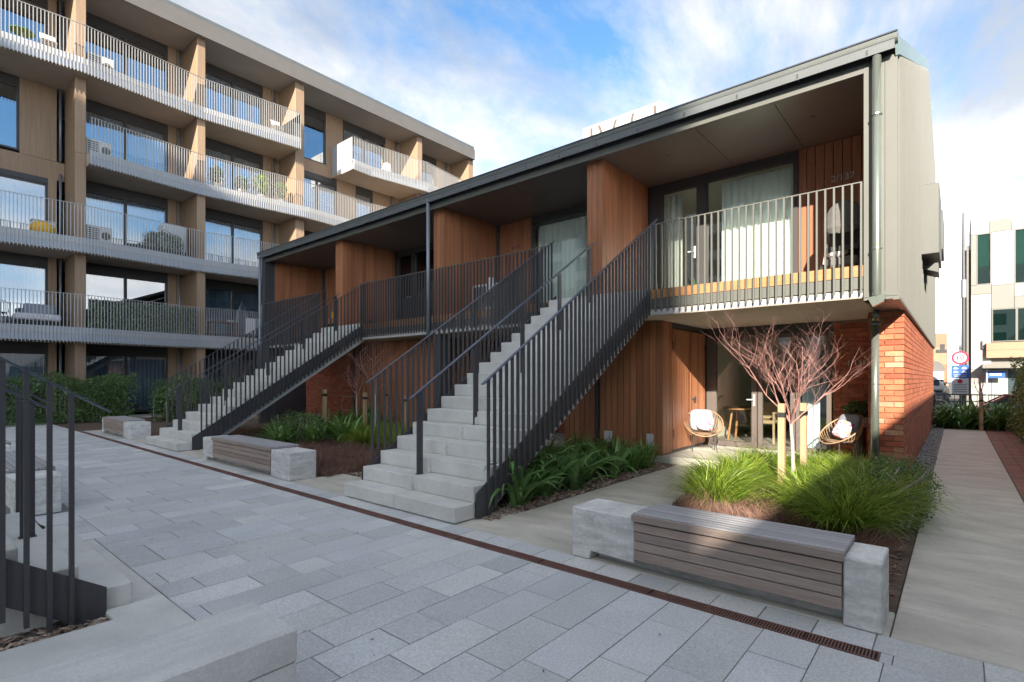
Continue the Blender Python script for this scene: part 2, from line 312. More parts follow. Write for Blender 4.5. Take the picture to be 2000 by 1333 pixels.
# ================================================================== GROUND
single('ground', MB().box(-300, 300, -80, 500, -0.95, -0.68), 'ground', kind='structure')
single('site_base', MB().box(-70, 60, -79, 22.6, -0.67, -0.061), 'path', kind='structure')
single('road', MB().box(-120, 120, 24.6, 39.0, -0.679, -0.45), 'asphalt', kind='structure')
single('pavement', MB().box(-60, 60, 22.61, 24.59, -0.679, -0.50), 'path', kind='structure')
single('pavement', MB().box(-60, 60, 39.01, 41.0, -0.679, -0.50), 'path', kind='structure')
# ---- plaza of granite pavers
plaza = link('plaza_paving', MB().box(-24.5, 2.5, -4.0, 3.868, -0.058, -0.0062).mesh('plaza_base', 'joint'), None); tag(plaza, kind='structure')
pv_mesh = {}
def paver_mesh(lx, ly):
    k = (round(lx, 3), round(ly, 3))
    if k not in pv_mesh: pv_mesh[k] = MB().box(-lx/2, lx/2, -ly/2, ly/2, -0.0055, 0.0).mesh('paver', 'paver', bev=0.0018)
    return pv_mesh[k]
def blocked(x0, x1, y0, y1):
    for a0, a1, b0, b1 in ((-2.72, -2.26, -4, 1.18), (-4.26, -2.72, -4, 1.22), (-6.38, -4.24, -4, 1.25), (-11.4, -7.95, 0.84, 1.27), (-15.6, -12.1, 0.84, 1.27), (-24.6, -6.38, -4, 0.84), (-7.95, -6.38, -4, 1.0)):
        if x0 < a1-0.01 and x1 > a0+0.01 and y0 < b1-0.01 and y1 > b0+0.01: return True
    return False
cands = []
x = -24.4
while x < 2.3:
    w = 0.305; y = -0.9 + rng.choice([0, 0.15, 0.3, 0.45])
    if x < -2.7: y = 0.3 + rng.choice([0, 0.15, 0.3, 0.45])
    while y < 3.495:
        l = float(rng.choice([0.6, 0.6, 0.6, 0.9, 0.3, 0.45])); y1 = min(y+l, 3.495)
        if 3.495 - y1 < 0.12: y1 = 3.495
        y0 = y
        if blocked(x, x+w, y0, y1):                            # trim against kerbs
            while y0 < y1 - 0.08 and blocked(x, x+w, y0, y1): y0 += 0.05
        if y1-y0 > 0.08 and not blocked(x, x+w, y0, y1): cands.append((x+w/2, (y0+y1)/2, w-0.0055, round(y1-y0, 3)-0.0055))
        y = y1
    x += w
x = -19.9
while x < -0.30: cands.append((x+0.155, 3.745, 0.303, 0.238)); x += 0.31
x = -0.27
while x < 2.2: cands.append((x+0.19, 3.68, 0.374, 0.36)); x += 0.38
cands.append((-0.30, 3.558, 0.056, 0.122))
cands.sort(key=lambda c: c[0]**2+c[1]**2)
vis = [c for c in cands if (c[0]*-0.6475+c[1]*0.762) > 0.3 and abs((c[0]*0.762+c[1]*0.6475)/(c[0]*-0.6475+c[1]*0.762)) < 1.15]
rest = [c for c in cands if c not in set(vis)] + vis[300:]
for c in vis[:300]:
    link('paver', paver_mesh(c[2], round(c[3], 3)), plaza, (c[0], c[1], float(rng.normal(0, 0.0008))))
mb = MB()
for c in rest: mb.box(c[0]-c[2]/2, c[0]+c[2]/2, c[1]-c[3]/2, c[1]+c[3]/2, -0.0055, float(rng.normal(0, 0.0008)))
part('paver_field', mb, 'paver_far', plaza, kind='stuff')
# ---- drain
dr = thing('drain_channel', 'long rust-brown slotted drain grate running through the courtyard paving', 'drain', (-10, 3.56, 0))
mb = MB().box(-19.7, -0.33, 3.500, 3.508, -0.006, 0.003).box(-19.7, -0.33, 3.607, 3.615, -0.006, 0.003).box(-0.338, -0.33, 3.508, 3.607, -0.006, 0.003); part('edge_rail', mb, 'rust', dr)
part('channel', MB().box(-19.7, -0.338, 3.508, 3.607, -0.0061, -0.005), 'rust_dark', dr)
mb = MB(); x = -19.69
while x < -0.35: mb.box(x, x+0.008, 3.508, 3.607, -0.0048, 0.002); x += 0.017
part('grate_bars', mb, 'rust', dr, kind='stuff')
for i in range(1, 20): part('grate_joint', MB().box(-19.7+i*1.0-0.004, -19.7+i*1.0+0.004, 3.508, 3.607, -0.0049, 0.0032), 'rust_dark', dr)
# ---- concrete aprons, paths, beds
def slab_struct(name, x0, x1, y0, y1, z0, z1, m='path'):
    return single(name, MB().box(x0, x1, y0, y1, z0, z1), m, kind='structure', bev=0.006)
for x0, x1, y0, y1 in ((-3.86, -2.60, 3.872, 5.55), (-3.86, -2.60, 5.556, 7.4), (-3.86, -2.60, 7.406, 9.2), (-7.69, -3.866, 3.872, 4.75), (-16.06, -11.17, 3.872, 4.7), (-19.9, -18.95, 3.872, 4.6)):
    slab_struct('concrete_path', x0, x1, y0, y1, -0.06, 0.002)
for y0, y1 in ((3.875, 4.42), (4.426, 6.2), (6.206, 8.4), (8.406, 10.6), (10.606, 12.8), (12.806, 15.0), (15.006, 17.2), (17.206, 19.2), (19.206, 21.2)):
    slab_struct('side_path', -0.305, 0.64 if y0 > 4.4 else 2.4, y0, y1, -0.06, 0.0)
patio = slab_struct('patio', -4.6, -1.07, 9.2, 11.6, -0.06, 0.13)
slab_struct('patio', -18.2, -5.9, 9.86, 11.6, -0.06, 0.12)
bp = link('brick_path', MB().box(0.646, 1.25, 4.426, 21.1, -0.05, -0.008).mesh('bp', 'joint'), None); tag(bp, kind='structure')
mb = MB(); yy = 4.43; k = 0
while yy < 21.0:
    for i in range(3):
        xs = 0.65 + i*0.2; mb.box(xs+0.003, xs+0.197, yy+0.003, yy+0.099, -0.007, 0.002)
    yy += 0.102
part('brick_paver', mb, 'bpave', bp, kind='stuff')
for x0, x1 in ((-2.595, -0.312), (-11.165, -7.695), (-18.94, -16.065)): slab_struct('bench_footing', x0, x1, 3.872, 4.296, -0.06, 0.001)
for x0, x1, y0, y1, z in ((-2.595, -0.312, 4.30, 9.75, 0.0), (-6.2, -3.866, 4.756, 9.85, 0.0), (-14.8, -6.2, 4.755, 9.85, 0.0), (-24.9, -14.8, 4.71, 16, 0.0), (-24.9, -19.9, -4, 4.705, -0.005), (-0.6, 4, 21.2, 22.59, 0.0), (-18.9, -4.26, -4.0, 0.836, -0.01), (1.25, 4.8, 4.43, 21.2, 0.0), (-11.17, -7.69, 4.30, 4.752, 0.001), (-18.94, -16.06, 4.30, 4.708, 0.001)):
    slab_struct('garden_bed', x0, x1, y0, y1, -0.055, z, 'soil')
slab_struct('garden_bed', -0.60, -0.312, 9.755, 22.0, -0.055, -0.01, 'soil')
slab_struct('patio', -29.8, -24.905, -12, 25, -0.06, 0.03)
# ---- S-side kerb pieces
slab_struct('kerb_strip', -4.03, -2.715, -2.0, 1.215, -0.06, 0.045, 'concrete')
slab_struct('kerb_strip', -4.245, -4.034, 0.885, 1.215, -0.06, 0.042, 'concrete')
slab_struct('landing_pad', -6.37, -4.25, 1.012, 1.245, -0.06, 0.004, 'concrete')
def chips(name, regions, n, m, lmin, lmax, z0, kind='stuff', flat=0.35, tri=False):
    V = []; F = []
    for (x0, x1, y0, y1, wgt) in regions:
        k = int(n*wgt); c = np.stack([rng.uniform(x0, x1, k), rng.uniform(y0, y1, k), z0+rng.uniform(0, 0.012, k)], 1)
        an = rng.uniform(0, 2*np.pi, k); L = rng.uniform(lmin, lmax, k); W = L*rng.uniform(0.25, 0.5, k); T = W*flat; tl = rng.uniform(-0.5, 0.5, k)
        ax = np.stack([np.cos(an)*np.cos(tl), np.sin(an)*np.cos(tl), np.sin(tl)], 1)*L[:, None]/2
        ay = np.stack([-np.sin(an), np.cos(an), 0*an], 1)*W[:, None]/2; az = np.stack([0*an, 0*an, 0*an+1], 1)*T[:, None]/2
        b = len(V)*0 + sum(len(q) for q in V)
        vs = np.stack([c-ax-ay-az*0.2, c+ax*0.9-ay-az*.2, c+ax+ay*.7-az*.2, c-ax*.8+ay-az*.2, c-ax-ay+az, c+ax*.9-ay+az, c+ax+ay*.7+az, c-ax*.8+ay+az], 1).reshape(-1, 3)
        V.append(vs); i = np.arange(k)[:, None]*8 + b
        for q in ((4, 5, 6, 7), (0, 1, 5, 4), (1, 2, 6, 5), (2, 3, 7, 6), (3, 0, 4, 7)): F.append(i+np.array(q)[None, :])
    V = np.concatenate(V); F = np.concatenate(F); V[:, 2] = np.maximum(V[:, 2], z0-0.002)
    return tag(link(name, arrmesh(name, V, F, m)), kind=kind)
chips('bark_mulch', [(-4.9, -4.04, -1.2, 0.87, 0.28), (-4.4, -3.88, 4.2, 9.1, 0.27), (-7.6, -6.3, 4.76, 6.6, 0.16), (-12.4, -7.7, 4.76, 6.0, 0.12), (-2.5, -0.35, 4.3, 9.6, 0.17)], 9000, 'mulch', 0.03, 0.08, 0.0)
chips('leaf_litter', [(-6, 0.2, 1.3, 3.45, 0.6), (-3.8, -2.6, 4.0, 8.5, 0.2), (-0.3, 0.6, 4.5, 14, 0.2)], 50, 'mulch', 0.008, 0.022, 0.003)
chips('pebble_strip', [(-0.6, -0.315, 9.2, 21.5, 1.0)], 5000, 'pebble', 0.03, 0.06, -0.006, flat=0.9)

# ================================================================== STAIRS
RISE, TREAD, NST = 0.183, 0.2835, 17
def make_stair(label, loc, railshift=0.0):
    t = thing('outdoor_staircase', label, 'staircase', loc, 'concrete and steel staircases up to the upper flats')
    O = Vector(loc)
    def P(name, mb, m, bev=0, smooth=False):
        return link(name, mb.mesh(name, m, (0, 0, 0), bev, smooth), t)
    hw = 1.055
    for side in (-1, 1):
        x0, x1 = (-hw, -0.004) if side < 0 else (0.004, hw)
        sm = MB().box(x0, x1, 0, TREAD+0.03, -RISE, 0).mesh('step', 'concrete', bev=0.009)
        sm0 = MB().box(x0, x1, 0, TREAD+0.03, -RISE+0.012, 0).mesh('step', 'concrete', bev=0.009)
        for k in range(NST):
            link('step', sm0 if k == 0 else sm, t, (0, k*TREAD, (k+1)*RISE))
    # sloped concrete soffit slab below the treads
    s = RISE/TREAD; yt = NST*TREAD
    pts = [(-0.98, 0.32, 0.02), (-0.98, TREAD*1.2, 0.02), (-0.98, yt+0.25, yt*s-0.22), (-0.98, yt+0.25, yt*s-0.05), (-0.98, 0.32, 0.12)]
    pts = [(-0.98, 0.34, 0.0), (-0.98, 0.62, 0.0), (-0.98, yt+0.02, (yt-0.6)*s), (-0.98, yt+0.02, (yt-0.34)*s+0.10), (-0.98, 0.34, 0.10)]
    P('flight_slab', MB().prism(pts, (1.96, 0, 0)), 'concrete')
    wd = MB().prism([(-0.11, TREAD-0.05, 0.0), (0.0, TREAD-0.05, 0.0), (0.0, TREAD-0.05, 0.11)], (0, 0.049, 0)).mesh('joint_fillet', 'concrete')
    for k in range(1, 6): link('joint_fillet', wd, t, (0.03, (k-1)*TREAD, k*RISE))
    barm = {}
    for sx in (-1, 1):
        X = sx*(hw+0.035)
        a = 0.29 + railshift
        pl = [(X-0.006, a, 0.02), (X-0.006, a+0.14, 0.0), (X-0.006, yt+0.03, (yt-0.11)*s-0.03), (X-0.006, yt+0.03, (yt+0.12)*s+0.06), (X-0.006, a, a*s+0.10)]
        P('stringer', MB().prism(pl, (0.012, 0, 0)), 'dark', 0.0)
        y = 0.47+railshift; ys = []
        while y < yt-0.05: ys.append(y); y += 0.1035
        for y in ys:
            top = 1.065 + RISE + y*s - 0.0; bot = max(0.0, (y-0.28)*s - 0.09)
            h = round(top-bot, 2)
            if h not in barm: barm[h] = MB().box(-0.016, 0.016, -0.0125, 0.0125, 0, h).mesh('baluster', 'dark')
            link('baluster', barm[h], t, (X+sx*0.016, y, bot))
        y0 = 0.37+railshift - (0.1 if railshift else 0)
        za = 1.07+RISE+y0*s; zb = 1.07+RISE+(yt-0.02)*s
        d = Vector((0, yt-0.02-y0, zb-za)); n = d.normalized(); u = Vector((0, -n.z, n.y))
        c = Vector((X+sx*0.016, (y0+yt-0.02)/2, (za+zb)/2))
        P('handrail', MB().obox(c, (0.021, 0, 0), d/2, u*0.006), 'darkrail')
    # centre handrail with flat posts
    for y in (0.40, 1.40, 2.43, 3.42, 4.38):
        k = int(y/TREAD)+1; zb = k*RISE
        P('newel_post', MB().box(-0.012, 0.012, y-0.042, y+0.042, zb, 0.965+RISE+y*s-0.02), 'dark')
        P('post_foot', MB().box(-0.035, 0.035, y-0.05, y+0.05, zb, zb+0.006), 'dark')
    y0, y1 = 0.245, 4.50
    d = Vector((0, y1-y0, (y1-y0)*s)); n = d.normalized(); u = Vector((0, -n.z, n.y))
    P('centre_handrail', MB().obox((0, (y0+y1)/2, 0.96+RISE+(y0+y1)/2*s), (0.024, 0, 0), d/2, u*0.009), 'darkrail')
    return t
st1 = make_stair('pale concrete staircase with charcoal balusters nearest the camera, rising to the upper flat', (-5.115, 3.84, 0))
st2 = copy_tree(st1); st2.location = (-13.72, 3.87, 0); st2['label'] = 'farther concrete staircase rising between the two wooden benches at the far end of the terrace'
st3 = make_stair('staircase cut by the left edge of the photo, its dark railing closest to the camera', (-5.31, 1.04, 0), -0.14); st3.rotation_euler = (0, 0, math.pi)
for o in st3.children:
    if o.name.startswith('step') and o.location.y < 0.6: pass

# ================================================================== TERRACE BUILDING
YF = 8.40; XL, XR = -18.75, -0.586; YB = 10.55; YL = 11.4
tb = thing('terrace_building', 'two-storey terrace with orange-brown timber recesses, dark balconies and a grey metal and red brick end', 'building', (-9.7, 8.4, 0))
def TB(name, mb, m, **k): return part(name, mb, m, tb, **k)
# roof: gable to the ridge
s_r = (9.62-5.86)/(17.0-8.3)
TB('roof', MB().prism([(XR-0.02, 8.25, 5.90), (XR-0.02, 17.0, 9.62), (XR-0.02, 22.95, 8.72), (XR-0.02, 22.95, 8.60), (XR-0.02, 17.0, 9.48), (XR-0.02, 8.25, 5.78)], (XL-XR, 0, 0)), 'oldroof')
TB('barge_flashing', MB().prism([(XR-0.02, 8.27, 5.92), (XR-0.02, 17.0, 9.67), (XR-0.02, 22.98, 8.77), (XR-0.02, 22.98, 8.60), (XR-0.02, 17.0, 9.42), (XR-0.02, 8.38, 5.74)], (0.045, 0, 0)), 'flash')
# end wall body (behind the cladding) as closed volume
TB('end_wall_core', MB().prism([(XR-0.04, 8.46, 2.68), (XR-0.04, 8.46, 5.72), (XR-0.04, 17.0, 9.42), (XR-0.04, 22.9, 8.55), (XR-0.04, 22.9, 2.62)], (-0.26, 0, 0)), 'frame_metal')
# standing seam panels on the end wall
def roofz(y): return 5.72+(y-8.40)*(9.42-5.72)/8.6 if y < 17 else 9.42-(y-17)*0.87/5.9
y = 8.40; i = 0
while y < 22.85:
    w = 0.30; y1 = min(y+w, 22.9)
    TB('cladding_panel', MB().prism([(XR-0.038, y+0.004, 2.62), (XR-0.038, y1-0.004, 2.62), (XR-0.038, y1-0.004, roofz(y1)), (XR-0.038, y+0.004, roofz(y))], (0.024, 0, 0)), 'clad')
    TB('seam', MB().prism([(XR-0.04, y1-0.008, 2.62), (XR-0.04, y1+0.008, 2.62), (XR-0.04, y1+0.008, roofz(y1)), (XR-0.04, y1-0.008, roofz(y1))], (0.078, 0, 0)), 'clad')
    ym = (y+y1)/2; TB('rib', MB().prism([(XR-0.02, ym-0.012, 2.63), (XR-0.02, ym+0.012, 2.63), (XR-0.02, ym+0.012, roofz(ym)), (XR-0.02, ym-0.012, roofz(ym))], (0.044, 0, 0)), 'clad')
    y = y1; i += 1
TB('base_flashing', MB().box(XR-0.05, XR+0.022, 8.39, 22.9, 2.585, 2.617), 'frame_metal')
TB('window_hood', MB().box(XR-0.03, -0.27, 13.6, 15.6, 4.10, 5.52), 'clad', bev=0.01)
TB('window_hood', MB().prism([(XR-0.03, 14.3, 4.02), (-0.30, 14.3, 4.02), (-0.30, 14.3, 3.82), (XR-0.03, 14.3, 3.95)], (0, 0.9, 0)), 'clad')
TB('window_hood', MB().box(XR-0.03, -0.30, 19.0, 21.0, 5.2, 6.3), 'clad', bev=0.01)
# front face frame
TB('fascia', MB().box(XL, -0.952, YF, YF+0.10, 5.65, 5.775), 'frame_metal')
TB('corner_pilaster', MB().box(-0.952, -0.722, YF-0.002, YF+0.30, 2.60, 5.775), 'frame_metal')
TB('corner_panel', MB().box(-0.718, XR, YF-0.004, YF+0.04, 2.60, 5.775), 'frame_metal')
TB('corner_panel', MB().box(-0.952, XR+0.005, YF-0.012, YF-0.004, 2.64, 2.70), 'frame_metal')
TB('end_post', MB().box(XL, XL+0.24, YF-0.002, YF+0.30, 0, 5.775), 'dark')
TB('fascia_shadow_gap', MB().box(XL, XR-0.01, YF+0.03, YF+0.10, 5.776, 5.86), 'dark')
mb = MB(); k = 10; pts = []
for i in range(k+1):
    a = math.pi*i/k; pts.append((XL-0.03, YF-0.075-0.075*math.cos(a)*1.0, 5.985-0.13*math.sin(a)))
pts = [(XL-0.03, YF-0.16, 5.99)] + [(XL-0.03, YF-0.085-0.075*math.cos(math.pi*i/k), 5.93-0.075*math.sin(math.pi*i/k)) for i in range(k+1)] + [(XL-0.03, YF-0.0, 5.99)]
TB('gutter', MB().prism(pts, (XR+0.012-XL+0.03, 0, 0)), 'gutter')
TB('gutter_lip', MB().box(XL-0.03, XR+0.012, YF-0.175, YF-0.155, 5.978, 5.995), 'darkrail')
for i in range(22):
    xx = -0.9-i*0.82
    if xx > XL: TB('gutter_bracket', MB().box(xx-0.012, xx+0.012, YF-0.155, YF+0.01, 5.80, 5.86), 'dark')
# soffit panels upper
xs = [-0.95, -2.1, -3.3, -5.1, -7.3, -9.5, -11.7, -13.9, -16.1, XL+0.24]
for a, b_ in zip(xs[:-1], xs[1:]): TB('soffit_panel', MB().box(b_+0.005, a-0.005, YF+0.10, YB+0.1, 5.70, 5.74), 'soffit')
for x_, y_ in ((-1.75, 9.4), (-4.1, 9.3), (-7.0, 9.4), (-11.7, 9.4), (-16, 9.4)): TB('downlight', MB().tube([(x_, y_, 5.699), (x_, y_, 5.690)], 0.05, 16), 'frame_metal')
# upper slab + deck edge + white strip
TB('balcony_slab', MB().box(XL+0.02, -0.96, YF+0.05, 11.8, 2.66, 3.05), 'slab')
TB('slab_edge_strip', MB().box(XL+0.24, -0.96, YF+0.035, YF+0.055, 2.655, 2.745), 'white')
TB('balcony_beam', MB().box(XL+0.24, -0.955, YF+0.02, YF+0.06, 2.765, 2.925), 'frame_metal')
xs = list(np.arange(XL+0.24, -0.97, 1.35))+[-0.957]
for a, b_ in zip(xs[:-1], xs[1:]): TB('deck_edge_board', MB().box(a+0.003, b_-0.003, YF+0.015, YF+0.055, 2.932, 3.085), 'deck')
for i in range(14): TB('deck_board', MB().box(XL+0.24, -0.957, YF+0.06+i*0.15, YF+0.203+i*0.15, 3.052, 3.085), 'deck')
# balcony railings (bars in front of beam)
def railing(x0, x1, label=None):
    r = part('balcony_railing', MB().box(x0, x1, YF-0.055, YF-0.025, 4.175, 4.190), 'frame_metal', tb, label=label)
    bm_ = bar_mesh
    n = int(round((x1-x0)/0.1045)); 
    for i in range(n+1):
        xx = x0+0.01+(x1-x0-0.02)*i/n; link('baluster', bm_, r, (xx-org(tb).x, YF-0.04-org(tb).y, 2.70))
    return r
bar_mesh = MB().box(-0.0115, 0.0115, -0.016, 0.016, 0, 1.478).mesh('baluster', 'frame_metal')
railing(-4.01, -0.965)
bar_mesh = MB().box(-0.0125, 0.0125, -0.016, 0.016, 0, 1.478).mesh('baluster', 'dark')
railing(-12.62, -6.22); railing(-18.45, -14.84)
# timber cladding helper: vertical boards on plane
bdm = {}
def boards_y(x0, x1, y, z0, z1, w=0.132, face=-1):          # boards on a plane y=const, facing -y
    n = max(1, int(round((x1-x0)/w))); w = (x1-x0)/n; key = (round(w, 3), round(z1-z0, 3), 'y')
    if key not in bdm: bdm[key] = MB().box(-w/2+0.005, w/2-0.005, -0.02, 0, 0, z1-z0).mesh('timber_board', 'timber', bev=0.003)
    for i in range(n): link('timber_board', bdm[key], tb, (x0+w*(i+0.5)-org(tb).x, y-org(tb).y, z0))
def boards_x(x, y0, y1, z0, z1, w=0.132):                   # facing +x
    n = max(1, int(round((y1-y0)/w))); w = (y1-y0)/n; key = (round(w, 3), round(z1-z0, 3), 'x')
    if key not in bdm: bdm[key] = MB().box(0, 0.02, -w/2+0.004, w/2-0.004, 0, z1-z0).mesh('timber_board', 'timber', bev=0.003)
    for i in range(n): link('timber_board', bdm[key], tb, (x-org(tb).x, y0+w*(i+0.5)-org(tb).y, z0))
DZ = 3.087
for xl, xr in ((-5.42, -5.08), (-9.85, -9.49), (-14.30, -13.92)):
    TB('fin_wall', MB().box(xl+0.022, xr-0.022, 8.62, YB+0.2, DZ, 5.70), 'winframe')
    boards_y(xl, xr, 8.62, DZ, 5.695, 0.12); boards_x(xr-0.022, 8.62, YB-0.03, DZ, 5.695)
TB('fin_wall', MB().box(XL+0.05, XL+0.30, YF+0.30, 22.8, 0, 5.70), 'dark')
boards_x(XL+0.30, 8.72, YB, DZ, 5.695)
# upper back wall pieces: timber panels, glazing
def glazing(x0, x1, y, z0, z1, w=0.07, name='glazed_door', m='winframe', gm='glass', handle=None, fm=None):
    f = part(name, frame(MB(), 'y', y, x0, x1, z0, z1, w, 0.09), fm or m, tb)
    part('pane', MB().box(x0+w, x1-w, y+0.04, y+0.052, z0+w, z1-w), gm, f)
    if handle is not None:
        hx, hz_ = handle
        h = MB().box(hx-0.018, hx+0.018, y-0.012, y-0.001, hz_-0.13, hz_+0.11).tube([(hx, y-0.012, hz_), (hx, y-0.05, hz_)], 0.01, 8).box(hx-0.13, hx+0.01, y-0.06, y-0.042, hz_-0.01, hz_+0.01)
        part('door_handle', h, 'white', f)
    return f
# flat 2/137 (nearest)
boards_y(-2.19, -0.96, YB+0.05, DZ, 5.695)
TB('door_header', MB().box(-5.08, -2.19, YB+0.02, YB+0.12, 5.58, 5.70), 'winframe')
TB('jamb', MB().box(-5.08, -4.87, YB+0.02, YB+0.12, DZ, 5.58), 'winframe')
glazing(-4.87, -3.94, YB, DZ, 5.58, 0.10, handle=(-4.07, 4.15))
glazing(-3.90, -2.19, YB, DZ, 5.58, 0.075, 'window')
TB('fixed_jamb', MB().box(-3.94, -3.90, YB, YB+0.1, DZ, 5.58), 'winframe')
hn = link('house_number', text_mesh('2/137', 0.155, 0.006, 'white'), tb, (-1.50-org(tb).x, YB+0.02-org(tb).y, 5.03), (R(90), 0, 0)); hn['label'] = 'white flat number 2/137 on the upper timber wall'
# flat B
boards_y(-9.47, -8.33, YB+0.05, DZ, 5.695); TB('jamb', MB().box(-9.5, -9.42, YB-0.02, YB+0.1, DZ, 5.695), 'dark')
TB('door_header', MB().box(-8.33, -5.42, YB+0.02, YB+0.12, 5.60, 5.70), 'winframe')
glazing(-8.33, -6.60, YB, DZ, 5.60, 0.06, 'window'); glazing(-6.57, -5.42, YB, DZ, 5.60, 0.08, handle=(-6.45, 4.15))
hn = link('house_number', text_mesh('2/133', 0.13, 0.006, 'dark'), tb, (-8.86-org(tb).x, YB+0.02-org(tb).y, 5.02), (R(90), 0, 0)); hn['label'] = 'small dark flat number on the middle upper timber wall'
# flat C
TB('door_header', MB().box(-13.92, -9.85, YB+0.02, YB+0.12, 5.60, 5.70), 'winframe')
glazing(-13.90, -13.05, YB, DZ, 5.60, 0.10, handle=(-13.15, 4.15)); glazing(-13.02, -11.3, YB, DZ, 5.60, 0.07, 'window')
boards_y(-11.28, -9.85, YB+0.05, DZ, 5.695)
# flat D
boards_y(-18.4, -17.4, YB+0.05, DZ, 5.695)
TB('door_header', MB().box(-17.4, -14.30, YB+0.02, YB+0.12, 5.60, 5.70), 'winframe')
glazing(-17.38, -16.4, YB, DZ, 5.60, 0.10); glazing(-16.38, -14.32, YB, DZ, 5.60, 0.07, 'window')
TB('jamb', MB().box(-18.45, -18.3, YB-0.03, YB+0.06, DZ, 5.695), 'dark')
# rooms behind the glass (floor, back, sides, ceiling)
def room(x0, x1, y0, y1, z0, z1, m='room'):
    TB('room_shell', MB().box(x0-0.1, x0, y0, y1, z0, z1).box(x1, x1+0.1, y0, y1, z0, z1).box(x0-0.1, x1+0.1, y1, y1+0.1, z0, z1).box(x0-0.1, x1+0.1, y0, y1+0.1, z1, z1+0.08), m)
    TB('room_floor', MB().box(x0-0.1, x1+0.1, y0, y1+0.1, z0-0.02, z0), 'floorin')
for x0, x1 in ((-5.2, -2.2), (-9.3, -5.5), (-13.95, -9.9), (-18.2, -14.35)): room(x0, x1, YB+0.13, 14.6, 3.10, 5.62)
TB('curtain', curtain_mb(-3.62, -2.27, YB+0.26, 3.12, 5.50), 'curtain')
TB('curtain', curtain_mb(-8.28, -6.3, YB+0.26, 3.12, 5.50), 'curtain')
TB('curtain', curtain_mb(-4.78, -4.45, YB+0.30, 3.12, 5.50), 'curtain')
TB('curtain', curtain_mb(-12.9, -12.1, YB+0.26, 3.12, 5.50), 'curtain')
# ---- lower storey
LZ = 2.655
TB('lower_soffit', MB().box(XL+0.3, -0.96, YF+0.045, 11.7, LZ-0.012, LZ-0.002), 'slab')
TB('overhang_soffit', MB().box(-0.96, XR-0.03, YF+0.03, 9.85, 2.60, 2.64), 'clad')
# timber store box of nearest flat
TB('store_box', MB().box(-6.35, -4.172, 9.222, YL+0.1, 0, LZ-0.015), 'winframe')
boards_y(-5.50, -4.15, 9.222, 0.10, LZ-0.02); boards_y(-6.35, -5.60, 9.222, 0.10, LZ-0.02)
TB('rain_pipe', MB().tube([(-5.55, 9.19, 0.0), (-5.55, 9.19, 2.63)], 0.035, 10), 'dark')
boards_x(-4.172, 9.222, 9.62, 0.15, LZ-0.02)
sd = part('store_door', MB().box(-4.185, -4.165, 9.63, 10.50, 0.19, 2.52), 'timber', tb)
sd2 = part('store_door', MB().box(-4.185, -4.165, 10.51, 11.33, 0.19, 2.52), 'timber', tb)
for d_, a, b_ in ((sd, 9.64, 10.49), (sd2, 10.52, 11.32)):
    n = 7
    for i in range(n):
        w = (b_-a)/n; part('timber_board', MB().box(-4.164, -4.146, a+i*w+0.004, a+(i+1)*w-0.004, 0.20, 2.51), 'timber', d_)
part('door_handle', MB().tube([(-4.15, 10.62, 1.15), (-4.10, 10.62, 1.15)], 0.02, 10).tube([(-4.10, 10.62, 1.15), (-4.085, 10.62, 1.15)], 0.045, 14), 'dark', sd2)
for yh in (9.66, 11.30):
    for zh in (0.5, 2.2): TB('hinge', MB().box(-4.15, -4.135, yh-0.015, yh+0.015, zh-0.08, zh+0.08), 'dark')
# lower glazing wall
TB('door_header', MB().box(-4.15, -1.77, YL+0.01, YL+0.12, 2.46, LZ-0.015), 'winframe')
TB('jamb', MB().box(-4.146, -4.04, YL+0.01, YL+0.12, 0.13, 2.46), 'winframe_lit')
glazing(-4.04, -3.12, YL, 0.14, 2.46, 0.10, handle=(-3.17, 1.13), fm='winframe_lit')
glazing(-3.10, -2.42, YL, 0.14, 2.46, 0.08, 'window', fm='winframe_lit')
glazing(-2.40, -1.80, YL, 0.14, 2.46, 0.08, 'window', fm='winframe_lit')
room(-4.4, -1.72, YL+0.14, 16.2, 0.16, 2.62)
TB('unlit_doorway', MB().box(-3.9, -2.75, 15.6, 15.66, 0.16, 2.1), 'room_dark')  # dark panel painting the shade of a door opening
TB('curtain', curtain_mb(-2.36, -2.05, YL+0.35, 0.18, 2.4), 'blind')
# lower walls farther along
TB('lower_back_wall', MB().box(-18.4, -6.36, YL+0.2, YL+0.3, 0, LZ-0.015), 'winframe')
boards_y(-14.2, -10.45, 9.222, 0.05, LZ-0.02); TB('store_box', MB().box(-14.2, -10.47, 9.224, YL+0.1, 0, LZ-0.015), 'winframe')
boards_x(-10.47, 9.222, YL+0.1, 0.10, LZ-0.02)
glazing(-10.3, -9.2, YL, 0.14, 2.46, 0.09); glazing(-9.18, -8.2, YL, 0.14, 2.46, 0.09)
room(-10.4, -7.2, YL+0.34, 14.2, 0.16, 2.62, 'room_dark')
glazing(-17.6, -16.6, YL, 0.14, 2.46, 0.09); TB('rain_pipe', MB().tube([(-15.0, 9.7, 0.0), (-15.0, 9.7, 2.63)], 0.05, 10), 'dark')
